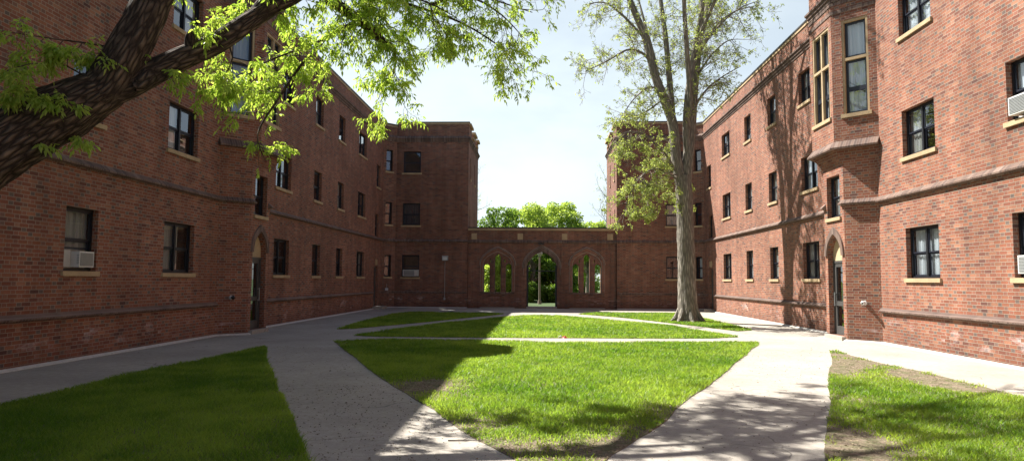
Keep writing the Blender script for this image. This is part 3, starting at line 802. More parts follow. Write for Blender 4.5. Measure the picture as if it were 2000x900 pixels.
    for i, q in enumerate(ch_w): window(W, sx, f1, (q[0]+q[1])/2, q[1]-q[0], q[2], q[3], 'single', curtain='one' if i == 0 else 'none', seed=60+i)
    for i, q in enumerate(tw): window(W, sx, f2, (q[0]+q[1])/2, q[1]-q[0], q[2], q[3], 'single', curtain=('none','full','none')[i], seed=70+i, ac=acT and i == 0)
    for q in sl_:
        s = MB(sx); s.obox(f3, q[0]+.02, q[1]-.02, -.19, -.15, q[2], q[3]); so_ = s.build('slit_window', M['frame'], W)
        s = MB(sx); s.obox(f3, q[0]-.05, q[1]+.05, -.14, .06, q[2]-.12, q[2]-.003); s.build('sill', M['stone'], so_)
    cop = MB(sx)
    for y0, y1 in ((YT+.35, 43.0), (44.1, 45.6), (46.5, 47.4)): cop.box(XI-.12, XI+.36, y0, y1+.08, 11.2, 11.34)
    cop.box(XI-.10, XI+.32, 43.08, 44.1, 10.702, 10.80); cop.box(XI-.10, XI+.32, 45.68, 46.5, 10.702, 10.80)
    cop.build('merlon_coping', M['stone'], W)
    # ---- mouldings
    near_s = [(XW,-10),(XW,yp0)]+[Pq[1]]
    far_s = [Pq[2],(XW,yp1),(XW,YC),(XT,YT),(XI,YT)]
    sc = MB(sx); prof = [(-.02,3.945),(.015,3.945),(.03,3.975),(.11,3.985),(.115,4.02),(.0,4.13),(-.02,4.13)]
    # short returns where the string course dies on the porch front
    sweep(sc, near_s+[(Pq[1][0], Pq[1][1]+.16)], prof); sweep(sc, [(Pq[2][0], Pq[2][1]-.16)]+far_s, prof)
    sc.build('string_course', M['rowlock'], W)
    wt = MB(sx); pw = [(-.02,.86),(.015,.86),(.03,.885),(.095,.89),(.10,.92),(.0,1.0),(-.02,1.0)]
    sweep(wt, [(XW,-10),(XW,yp0)], pw); sweep(wt, [(XW,yp1),(XW,38.45)], pw)
    sweep(wt, [(XW-.0,39.9),(XW,YC),(XT,YT),(XI+.02,YT)], [(-.02,.86),(.02,.86),(.03,.94),(.0,.98),(-.02,.98)])
    wt.build('water_table', M['rowlock'], W)
    cp = [(XW,-10),(XW,yo0),O[1],O[2],(XW,yo1),(XW,YC),(XT,YT),(XI,YT),(XI,47.4)]
    cm = MB(sx); sweep(cm, cp, [(-.02,10.10),(.03,10.10),(.035,10.20),(.075,10.20),(.08,10.29),(.13,10.30),(.135,10.36),(.0,10.48),(-.02,10.48)]); cm.build('cornice', M['rowlock'], W)
    roofp = [(XW,-10),(XW,YC),(XT,YT),(XI,YT)]
    cm = MB(sx); z = 11.0
    sweep(cm, [(XW,-10),(XW,YC),(XT+.0,YT)], [(-.30,z),(.035,z),(.035,z+.10),(-.30,z+.10)])
    sweep(cm, [(XT,YT),(XI-.035,YT)], [(-.30,z+.205),(.035,z+.205),(.035,z+.30),(-.30,z+.30)])
    cm.build('stone_coping', M['stone'], W)
    cm = MB(sx); sweep(cm, [(XW,-10),(XW,YC),(XT+.0,YT)], [(-.32,z+.102),(.06,z+.102),(.06,z+.165),(-.32,z+.165)])
    sweep(cm, [(XT,YT),(XI-.06,YT)], [(-.32,z+.302),(.06,z+.302),(.06,z+.36),(-.32,z+.36)])
    sweep(cm, [O[0],O[1],O[2],O[3]], [(-.25,zt+.002),(.05,zt+.002),(.05,zt+.09),(-.25,zt+.09)])
    cm.build('metal_cap', M['dark_cap'], W)
    ft = MB(sx); pf = [(-.02,-.02),(.09,-.02),(.085,.015),(.02,.05),(-.02,.05)]
    sweep(ft, [(XW,-10),(XW,yp0),Pq[1],(Pq[1][0],Pq[1][1]+.10)], pf); sweep(ft, [(Pq[2][0],Pq[2][1]-.1),Pq[2],(XW,yp1),(XW,38.45)], pf); sweep(ft, [(XW,40.0),(XW,YC),(XT,YT),(XI,YT)], pf)
    ft.build('mortar_fillet', M['mortar'], W)
    return F, f2, fA
Fm, Ft, _ = wing(-1, 'long three-storey red brick wing in shade on the left side of the court')
wing(1, 'long three-storey red brick wing in full sun on the right side of the court')

FM = Frame((XW, 0), (0, 1), (-1, 0))
ac_unit(-1, FM, 13.93, 1.90, .46, .33, .03, panel=[(13.34, 13.70)], label='air conditioner in the ground floor window of the shaded wing, left edge of the photo')
ac_unit(1, FM, 13.72, 1.90, .56, .36, .12, panel=[(14.0, 14.22)], label='air conditioner in the ground floor window of the sunlit wing, cut by the right edge')
ac_unit(1, FM, 13.76, 5.08, .56, .36, .14, panel=[(13.36, 13.48),(14.04, 14.22)], label='air conditioner one storey up in the sunlit wing, at the upper right edge')
ac_unit(-1, Ft, .93, 1.90, .72, .36, .22, panel=[(.47, .57), (1.29, 1.45)], label='white air conditioner in the ground floor window of the shaded corner tower')

# small things fixed to the walls
def camera_unit(sx, label):
    P = Vector((XW-.32, 20.07, 1.12)); n = Vector((-.707, -.707, 0))
    o = thing('security_camera', (sx*P.x, P.y, P.z), label, 'security camera', 'dome cameras beside the doors')
    m = MB(sx); m.cyl(P, P+n*.05, .065, .06); m.cyl(P+n*.05, P+n*.13, .04, .05); m.build('housing', M['white'], o, True)
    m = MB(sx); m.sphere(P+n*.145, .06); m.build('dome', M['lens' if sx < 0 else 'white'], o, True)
    m = MB(sx); m.cyl(P+n*.19+Vector((0,0,-.01)), P+n*.215+Vector((0,0,-.012)), .028, .024); m.build('lens', M['lens'], o, True)
camera_unit(-1, 'small dark security camera on the shaded brick porch left of the door')
camera_unit(1, 'small white security camera on the sunlit brick porch right of the door')
o = thing('wall_light', (-5.84, 41.19, 2.96), 'square grey wall light with conduit on the shaded tower front', 'wall light')
m = MB(); m.box(-6.02, -5.66, 41.00, 41.185, 2.84, 3.14); m.build('housing', M['galv'], o, bevel=.02)
m = MB(); m.add([(-5.98,40.996,2.87),(-5.70,40.996,2.87),(-5.70,40.996,3.06),(-5.98,40.996,3.06)]); m.build('lens_cover', M['white'], o)
m = MB(); m.cyl((-5.86,41.16,2.84), (-5.86,41.16,.62), .014); m.box(-5.91,-5.81,41.11,41.185,.48,.62); m.build('conduit', M['galv'], o)
o = thing('junction_box', (-9.3, 40.8, 1.08), 'small white electrical box low on the wall by the stair door', 'electrical box')
m = MB(); m.box(-9.36,-9.20,40.62,40.74,1.02,1.17); m.build('box', M['white'], o, bevel=.01)
m = MB(); m.cyl((-9.28,40.66,1.17), (-9.28,40.66,1.42), .012); m.build('conduit', M['galv'], o)
o = thing('floodlight', (-.04, 41.4, 3.98), 'black floodlight fixed above the central archway', 'floodlight')
m = MB(); m.box(-.2,.12,41.22,41.33,3.84,3.92); m.build('housing', M['black'], o, bevel=.01)
m = MB(); m.box(-.07,-.01,41.33,41.47,3.86,3.90); m.build('bracket', M['black'], o)

# ------------------------------------------------------------------ arcade wall between the towers
def arcade():
    YA = 41.42; TH = .62
    A = thing('arcade_wall', (0, YA, 0), 'low brick screen wall with pointed archway and two traceried openings', 'arcade wall')
    F = Frame((0, YA), (1, 0), (0, -1))
    m = MB(); holes = [gothic(0, 1.84, -.02, 2.42, 3.44, 12)]
    cs = (-2.68, 2.72)
    for c in cs:
        holes.append(gothic(c, .37, .96, 3.02, 3.28, 6))
        for e in (-1, 1):
            holes.append(gothic(c+e*.665, .37, .96, 2.48, 2.70, 6))
            q = c+e*.43; holes.append([(q-.055,2.80),(q,2.74),(q+.055,2.80),(q+.04,2.92),(q,2.96),(q-.04,2.90)])
    outer = [(-4.52,-.1),(-.92,-.1),(-.92,-.02),(.92,-.02),(.92,-.1),(4.52,-.1),(4.52,4.70),(-4.52,4.70)]
    # the archway reaches the ground: cut it from the outline itself
    g0 = holes.pop(0)
    outer = [(-4.52,-.1),(-.92,-.1)]+[p for p in reversed(g0[2:])]+[(.92,-.1),(4.52,-.1),(4.52,4.70),(-4.52,4.70)]
    wall(m, F, outer, holes, TH, 0, True)
    arcp = [(-.92,-.1)]+list(reversed(g0[2:]))+[(.92,-.1)]
    for k in range(len(arcp)-1):
        a, b = arcp[k], arcp[k+1]
        m.add([F.p(a[0],0,a[1]),F.p(b[0],0,b[1]),F.p(b[0],-TH,b[1]),F.p(a[0],-TH,a[1])])
    m.add([F.p(-4.52,0,4.7),F.p(4.52,0,4.7),F.p(4.52,-TH,4.7),F.p(-4.52,-TH,4.7)])
    m.build('wall', M['brick2'], A)
    # pilasters: slightly proud piers either side of each opening
    p = MB()
    for a0, a1 in ((-4.47,-4.18),(-1.42,-1.18),(1.18,1.42),(4.18,4.47)): p.obox(F, a0, a1, .002, .05, -.1, 3.9)
    p.build('pier', M['brick2'], A)
    h = MB(); arch_band(h, F, 0, 1.86, 2.22, 2.42, 3.45, 3.70, .002, .045); h.build('arch_hood', M['rowlock'], A)
    h = MB(); arch_band(h, F, 0, 2.24, 2.34, 2.42, 3.715, 3.785, .002, .07); h.build('hood_mould', M['rowlock'], A)
    h = MB(); arch_band(h, F, 0, 2.222, 2.238, 2.42, 3.702, 3.713, .002, .046, zleg=2.0); arch_band(h, F, 0, 2.342, 2.372, 2.42, 3.787, 3.81, .002, .02); h.build('mortar_joint', M['mortar'], A)
    for c in cs:
        h = MB(); arch_band(h, F, c, 1.78, 2.06, 2.60, 3.42, 3.62, .002, .05, zleg=.98); h.build('arch_hood', M['brick'], A)
        h = MB(); arch_band(h, F, c, 2.062, 2.078, 2.60, 3.622, 3.629, .002, .051, zleg=.98); arch_band(h, F, c, 2.182, 2.212, 2.60, 3.702, 3.722, .002, .02); arch_band(h, F, c, 1.752, 1.776, 2.60, 3.40, 3.418, .002, .03, zleg=.98); h.build('mortar_joint', M['mortar'], A)
        h = MB(); arch_band(h, F, c, 2.08, 2.18, 2.60, 3.63, 3.70, .002, .075, zleg=None); h.build('hood_mould', M['rowlock'], A)
        h = MB(); h.obox(F, c-1.03, c+1.03, .0, .075, .86, .965); h.build('brick_sill', M['rowlock'], A)
        h = MB(); h.obox(F, c-1.05, c+1.05, .0, .22, -.05, .055); h.build('step', M['concrete'], A)
        h = MB()
        for e in (-.335, .335): h.obox(F, c+e-.075, c+e+.075, .002, .03, .96, 3.0)
        h.build('mullion', M['brick2'], A)
    s = MB(); sweep(s, [(4.5,YA),(-4.5,YA)], [(-.02,3.93),(.06,3.93),(.10,3.99),(.105,4.03),(.0,4.12),(-.02,4.12)], -1 if False else 1); 
    s.build('string_course', M['rowlock'], A)
    for c in (-4.12, -1.31, 1.38, 4.12):
        s = MB(); s.obox(F, c-.165, c+.165, -.04, .018, 4.15, 4.52); s.build('stone_panel', M['stone'], A)
    s = MB(); s.box(-4.49, 4.49, YA-.05, YA+TH+.03, 4.702, 4.83); s.build('stone_coping', M['stone'], A)
    s = MB(); s.box(-4.49, 4.49, YA-.08, YA+TH+.05, 4.832, 4.90); s.build('metal_cap', M['dark_cap'], A)
    # gate frame inside the archway
    gf = MB(); gf.obox(F, -.92, -.82, -.42, -.34, 0, 2.62); gf.obox(F, .82, .92, -.42, -.34, 0, 2.62); gf.obox(F, -.82, .82, -.41, -.35, 2.24, 2.30)
    gf.build('gate_frame', M['frame'], A)
    st = MB(); st.obox(F, -.92, .92, -1.1, .1, -.02, .10); st.build('threshold', M['concrete'], A)
arcade()

# ------------------------------------------------------------------ lamp post, litter, twig
o = thing('lamp_post', (-.15, 50, -.03), 'slim grey lamp post with round head seen through the central archway', 'lamp post')
m = MB(); m.cyl((-.15,50,-.03), (-.15,50,3.45), .085, .06, 12); m.cyl((-.15,50,-.03), (-.15,50,.25), .15, .12, 12); m.build('pole', M['pole'], o, True)
m = MB(); m.sphere((-.15,50,3.66), .2, 14, 10, .9); m.build('globe', M['lamp'], o, True)
m = MB(); m.cyl((-.15,50,3.42), (-.15,50,3.52), .09, .12, 12); m.cyl((-.15,50,3.83), (-.15,50,3.9), .09, .02, 12); m.build('collar', M['galv'], o)
o = thing('wrapper', (.61, 20.4, .02), 'crumpled red and white wrapper on the cross path edge', 'litter')
m = MB(); rr = random.Random(4)
def crumple(mb, c, r, n=7):
    ring = []
    for i in range(4):
        ring.append([(c[0]+r*(1.3-.3*i)*math.cos(2*PI*k/n)*rr.uniform(.7,1.15), c[1]+.6*r*(1.3-.3*i)*math.sin(2*PI*k/n)*rr.uniform(.7,1.15), c[2]+.022*i*rr.uniform(.7,1.2)) for k in range(n)])
    for i in range(3):
        for k in range(n): mb.add([ring[i][k], ring[i][(k+1) % n], ring[i+1][(k+1) % n], ring[i+1][k]])
    mb.add(ring[3])
crumple(m, (.68,20.4,.004), .085); m.build('red_foil', M['red'], o)
m = MB(); crumple(m, (.55,20.42,.004), .075); m.build('white_paper', M['white'], o)

m = MB(); rr2 = random.Random(9); q = Vector((-.98, 7.30, .012)); d_ = Vector((.9, .25, 0)).normalized()
for k in range(5):
    q2 = q+Vector((.075*d_.x+rr2.uniform(-.01,.01), .075*d_.y+rr2.uniform(-.02,.02), rr2.uniform(-.003,.006))); m.cyl(q, q2, .008-.001*k, .007-.001*k, 6)
    if k in (1, 3): m.cyl(q2, q2+Vector((.05, .05 if k == 1 else -.06, .012)), .004, .002, 5)
    q = q2
o = m.build('fallen_twig', M['twigL']); tag(o, 'short brown twig lying on the path beside the worn lawn tip', 'twig')

# ------------------------------------------------------------------ trees
class Tubes:
    def __init__(self): self.V = []; self.Q = []; self.B = []; self.n = 0
    def add(self, pts, rad, sides=6, rough=0.0, step=None, seed=0.0, flare=0):
        P = np.array(pts, float); r = np.array(rad, float)
        if step:
            # smooth resample (Catmull-Rom)
            L = np.r_[0, np.cumsum(np.linalg.norm(np.diff(P, axis=0), axis=1))]; n = max(3, int(L[-1]/step))
            s = np.linspace(0, L[-1], n+1); k = np.clip(np.searchsorted(L, s, 'right')-1, 0, len(P)-2); u = ((s-L[k])/(L[k+1]-L[k]))[:,None]
            g = lambda i: P[np.clip(i, 0, len(P)-1)]
            p0, p1, p2, p3 = g(k-1), g(k), g(k+1), g(k+2)
            Pn = .5*((2*p1)+(-p0+p2)*u+(2*p0-5*p1+4*p2-p3)*u**2+(-p0+3*p1-3*p2+p3)*u**3)
            r = np.interp(s, L, r); P = Pn
        n = len(P); T = np.gradient(P, axis=0); T /= np.linalg.norm(T, axis=1)[:,None]+1e-9
        ref = np.array([0,0,1.0]) if abs(T[0][2]) < .9 else np.array([1.0,0,0])
        u = np.cross(T[0], ref); u /= np.linalg.norm(u); U = np.zeros((n,3))
        for i in range(n):
            u = u-T[i]*(u@T[i]); u /= np.linalg.norm(u)+1e-9; U[i] = u
        Wv = np.cross(T, U); th = np.arange(sides)*2*PI/sides
        rr = np.repeat(r[:,None], sides, 1)
        arc = np.r_[0, np.cumsum(np.linalg.norm(np.diff(P, axis=0), axis=1))]
        if rough:
            for i in range(n):
                for j in range(sides):
                    q = Vector((math.cos(th[j])*3.2*r[0]*4, math.sin(th[j])*3.2*r[0]*4, arc[i]*1.4+seed))
                    a = abs(noise.noise(q*1.8)); b = noise.noise(q*.5)
                    rr[i,j] *= 1+rough*(1.2*min(a, .35)-.2)+rough*.6*b
        V = P[:,None,:]+rr[:,:,None]*(np.cos(th)[None,:,None]*U[:,None,:]+np.sin(th)[None,:,None]*Wv[:,None,:])
        bk = np.stack([np.cos(th)[None,:]*r[:,None], np.sin(th)[None,:]*r[:,None], np.repeat(arc[:,None], sides, 1)+seed], -1)
        i0 = np.arange(n-1)[:,None]*sides; j = np.arange(sides)[None,:]; j2 = (j+1) % sides
        q = np.stack([i0+j, i0+j2, i0+sides+j2, i0+sides+j], -1).reshape(-1,4)+self.n
        self.V.append(V.reshape(-1,3)); self.B.append(bk.reshape(-1,3)); self.Q.append(q); self.n += n*sides
        return P, r
    def build(self, name, mat, parent):
        return build_np(name, np.concatenate(self.V), np.concatenate(self.Q), None, {'bark': np.concatenate(self.B)}, mat, parent, True)

def leaves_mesh(name, P, D, L, W, mat, parent, fold=.25, droop=.3, kind=None):
    """one folded diamond per leaf: base P, direction D, length L, width W"""
    n = len(P); D = D/ (np.linalg.norm(D, axis=1)[:,None]+1e-9)
    r = RNG.normal(size=(n,3)); s = np.cross(D, r); s /= np.linalg.norm(s, axis=1)[:,None]+1e-9; u = np.cross(s, D)
    L = L[:,None]; W = W[:,None]; dn = np.array([[0,0,-1.0]])
    v = np.zeros((n,6,3)); v[:,0] = P; m1 = P+D*L*.38; m2 = P+D*L*.72+dn*L*droop*.3
    v[:,1] = m1+s*W*.5+u*W*fold; v[:,2] = m2+s*W*.34+u*W*fold*.6; v[:,3] = P+D*L+dn*L*droop*.7; v[:,4] = m2-s*W*.34+u*W*fold*.6; v[:,5] = m1-s*W*.5+u*W*fold
    i = np.arange(n)[:,None]*6
    Q = np.concatenate([i+np.array([0,1,2,3]), i+np.array([0,3,4,5])])
    return build_np(name, v.reshape(-1,3), Q, None, {'rnd': np.repeat(RNG.random(n), 6)}, mat, parent)

def unit(v): return v/(np.linalg.norm(v)+1e-9)
class Tree:
    """sprays side branches off given limbs, then twigs, then leaf tips"""
    def __init__(self, seed, rmin=.0025): self.rmin = rmin; self.r = np.random.default_rng(seed); self.big = Tubes(); self.small = Tubes(); self.tips = []
    def twig(self, p, d, L, r0, lvl, up=.0, wob=.35, kids=(5,4), klen=.5, sides=4):
        n = max(4, int(L/.16)) if lvl == 0 else max(3, int(L/.12)); n = min(n, 12)
        pts = [p]; dd = unit(d)
        for i in range(n):
            dd = unit(dd+self.r.normal(size=3)*wob*.45+np.array([0,0,up*.12])); pts.append(pts[-1]+dd*L/n)
        self.small.add(pts, np.linspace(r0, max(r0*.25, self.rmin*.85), n+1), sides if lvl < 1 else 3)
        if lvl < len(kids):
            for k in range(kids[lvl]):
                t = self.r.uniform(.2, .98); i = min(int(t*n), n-1); q = pts[i]+(pts[i+1]-pts[i])*(t*n-i)
                ax = unit(pts[i+1]-pts[i]); o = unit(np.cross(ax, self.r.normal(size=3)))
                self.twig(q, ax*.75+o*.8, L*klen*self.r.uniform(.55, 1.15)*(1.15-.5*t), max(r0*.5*(1-.4*t), self.rmin), lvl+1, up, wob, kids, klen)
        self.tips.append((pts[-1], dd, lvl))
        if lvl >= len(kids)-1:
            for t in (.45, .75): self.tips.append((pts[int(t*n)], unit(dd+self.r.normal(size=3)*.7), lvl))
    def spray(self, P, r, n, L, up, t0=.15, kids=(5,4), r0=.014, out=.9, fwd=.5, wob=.35, klen=.5):
        m = len(P)
        for k in range(n):
            t = self.r.uniform(t0, 1); i = min(int(t*(m-1)), m-2); q = P[i]+(P[i+1]-P[i])*self.r.random()
            ax = unit(P[i+1]-P[i]); o = unit(np.cross(ax, self.r.normal(size=3)))
            self.twig(q, ax*fwd+o*out+np.array([0,0,up*.4]), L*self.r.uniform(.5, 1.15), min(r0*self.r.uniform(.7,1.3), r[i]*.7), 0, up, wob, kids, klen)

def near_tree():
    A = thing('ash_tree', (-7.0, 6.9, 0), 'big leaning tree with dark ridged bark and fresh leaves at the upper left', 'tree')
    T = Tree(5)
    trunk = [(-7.05,6.85,-.1),(-7.02,6.9,.5),(-6.95,7.0,1.5),(-6.72,7.15,2.35),(-6.41,7.3,2.89),(-6.0,7.65,3.42),(-5.7,7.83,3.70),(-5.42,7.98,3.96)]
    Pt, rt = T.big.add(trunk, [.62,.46,.41,.385,.36,.335,.32,.25], 56, .16, .05, 1.0)
    a = [(-5.75,7.78,3.62),(-5.39,8.0,3.98),(-5.19,8.1,4.44),(-5.07,8.2,4.84),(-4.98,8.3,5.24),(-4.86,8.4,5.69),(-4.55,8.9,7.0),(-4.5,9.9,8.5),(-4.7,11.4,10.0)]
    b = [(-5.85,7.75,3.52),(-5.39,8.0,3.93),(-5.14,8.2,4.14),(-4.79,8.5,4.5),(-4.41,8.8,4.84),(-4.11,9.05,5.2),(-3.86,9.3,5.54),(-3.64,9.5,5.77),(-3.53,9.9,6.06),(-3.38,10.3,6.08),(-3.17,10.7,6.02),(-2.9,11,5.87),(-2.6,11.3,5.61)]
    Pa, ra = T.big.add(a, [.22,.25,.235,.225,.215,.205,.175,.13,.06], 40, .15, .05, 4.0)
    Pb, rb = T.big.add(b, [.19,.20,.165,.145,.138,.128,.118,.108,.098,.09,.085,.08,.055], 36, .15, .05, 9.0)
    def limb(pts, r0, r1, sides=10): return T.big.add(pts, np.linspace(r0, r1, len(pts)), sides, 0, .12, 2.0)
    # knots and stubs
    T.big.add([(-4.62,8.62,4.66),(-4.60,8.55,4.82),(-4.57,8.50,4.92)], [.11,.085,.03], 10, .2, .04)
    T.big.add([(-5.0,8.28,4.25),(-5.02,8.15,4.10),(-5.04,8.06,4.02)], [.14,.10,.04], 10, .2, .04)
    S_ = {
     'S1': ([(-3.05,10.9,5.9),(-3.49,10.7,5.6),(-3.83,10.5,5.1),(-4.1,10.3,4.51),(-4.29,10.1,4.02),(-4.29,10.0,3.77),(-4.12,9.9,3.44)],.032,.006),
     'S2': ([(-3.1,10.8,5.9),(-3.62,10.6,5.5),(-4.04,10.4,5.24),(-4.4,10.1,4.94),(-4.7,9.9,4.68)],.025,.005),
     'S3': ([(-2.79,11.1,5.75),(-2.53,11.3,5.62),(-2.56,11.4,5.21),(-2.78,11.3,4.91)],.03,.006),
     'S4': ([(-3.38,10.3,6.11),(-2.89,10.9,6.44),(-2.32,11.5,6.47),(-1.49,12.1,6.37),(-.77,12.6,6.06),(-.47,12.8,5.77)],.04,.006),
     'S5': ([(-3.53,9.9,6.1),(-2.96,10.5,6.74),(-1.85,11.3,6.88),(-1.02,12,6.8),(-.2,12.6,6.75)],.05,.008),
     'S11': ([(-2.0,11.6,6.5),(-1.3,11.4,6.55),(-.75,11.5,6.3),(-.35,11.7,5.95)],.03,.006),
     'S12': ([(-3.0,10.9,6.3),(-2.5,10.6,6.3),(-1.9,10.6,6.15),(-1.4,10.8,5.95)],.03,.006),
     'S6': ([(-2.32,11.5,6.47),(-1.88,11.6,6.23),(-1.64,11.8,5.93)],.018,.005),
     'S7': ([(-4.32,8.9,4.95),(-4.25,9,4.73),(-4.35,9.0,4.45),(-4.41,9.0,4.2)],.014,.004),
     'S8': ([(-5.16,8.1,4.51),(-5.48,7.8,4.5),(-5.76,7.5,4.46),(-6.07,7.2,4.44)],.014,.004),
     'S9': ([(-5.46,8.0,4.02),(-5.64,7.7,4.19),(-5.85,7.4,4.12),(-5.98,7.2,3.97)],.012,.004),
     'S10': ([(-5.57,7.8,3.78),(-5.78,7.5,3.76),(-5.99,7.3,3.77)],.012,.004),
    }
    # n sprays, length, up, for each
    plan = {'S1': (15,.75,-.3),'S2': (13,.75,-.2),'S3': (11,.75,-.45),'S4': (21,1.0,-.25),'S5': (22,1.05,-.3),'S11': (13,.9,-.3),'S12': (12,.9,-.25),'S6': (8,.6,-.5),'S7': (6,.35,-.4),'S8': (5,.42,-.1),'S9': (4,.42,-.1),'S10': (3,.38,-.1)}
    for k, (pts, r0, r1) in S_.items():
        P, r = limb(pts, r0, r1, 8)
        n, L, up = plan[k]; T.spray(P, r, n, L, up, .12, (4,2), .009, .85, .5, .4, .55)
    T.spray(Pb, rb, 20, .6, -.1, .36, (4,2), .009, 1.0, .2, .4, .55)
    T.spray(Pb, rb, 14, .75, -.35, .70, (4,2), .010, 1.0, .3, .4, .55)
    T.spray(Pa, ra, 8, .4, 0, .1, (3,2), .008, 1.0, .2)
    T.spray(Pt, rt, 9, .42, -.1, .72, (3,2), .007, 1.0, .2)
    T.spray(Pb, rb, 9, .42, -.1, .02, (3,2), .007, 1.0, .2)
    # crown above the picture: this is what casts the leaf shadow over the front paths
    up_ = [[(-4.11,9.05,5.2),(-3.4,10.0,6.8),(-2.4,11.6,7.9),(-1.2,13.4,8.8),(0.0,15.2,9.6),(.9,16.6,10.0)],
           [(-3.1,10.4,7.1),(-3.0,12.0,8.4),(-2.9,14.0,9.6),(-2.6,16.0,10.6)],
           [(-4.5,9.9,8.5),(-3.6,11.2,9.4),(-2.4,12.6,10.4),(-1.2,13.6,11.4)],
           [(-4.6,10.8,9.4),(-5.2,12.6,10.2),(-5.4,14.4,11.0),(-5.2,16,11.6)],
           [(-1.9,12.4,8.3),(-.6,12.8,8.9),(.7,13.4,9.3)],
           [(-4.55,8.9,7.0),(-5.6,8.2,8.2),(-6.6,7.6,9.2),(-7.6,7.2,9.8)],
           [(-4.6,8.7,6.4),(-3.6,8.0,7.8),(-2.6,7.4,9.0),(-1.6,7.2,9.8)]]
    for pts in up_:
        P, r = limb(pts, .09, .02, 8); T.spray(P, r, 15, 1.25, .1, .15, (6,3), .016, .9, .4, .35, .5)
    T.big.build('trunk', M['barkL'], A)
    T.small.build('branches', M['twigL'], A)
    # compound leaves: five to seven drooping leaflets on a short stalk
    P, D, L, W = [], [], [], []
    R_ = T.r
    for p, d, lvl in T.tips:
        for c in range(1):
            dd = unit(d+R_.normal(size=3)*.6+np.array([0,0,-.25])); ln = R_.uniform(.05,.12); q0 = p
            nl = R_.integers(3, 6)
            for j in range(nl):
                f = (j+1)/nl; q = q0+dd*ln*f+np.array([0,0,-.03*f*f]); sd = unit(np.cross(dd, np.array([0,0,1.0])))*(1 if j % 2 else -1)
                g = dd if j == nl-1 else dd*.5+sd*.8
                P.append(q); D.append(unit(g+np.array([0,0,-.55])+R_.normal(size=3)*.25)); l = R_.uniform(.045,.085); L.append(l); W.append(l*R_.uniform(.32,.46))
    leaves_mesh('crown', np.array(P), np.array(D), np.array(L), np.array(W), M['leafL'], A, .22, .4)
near_tree()

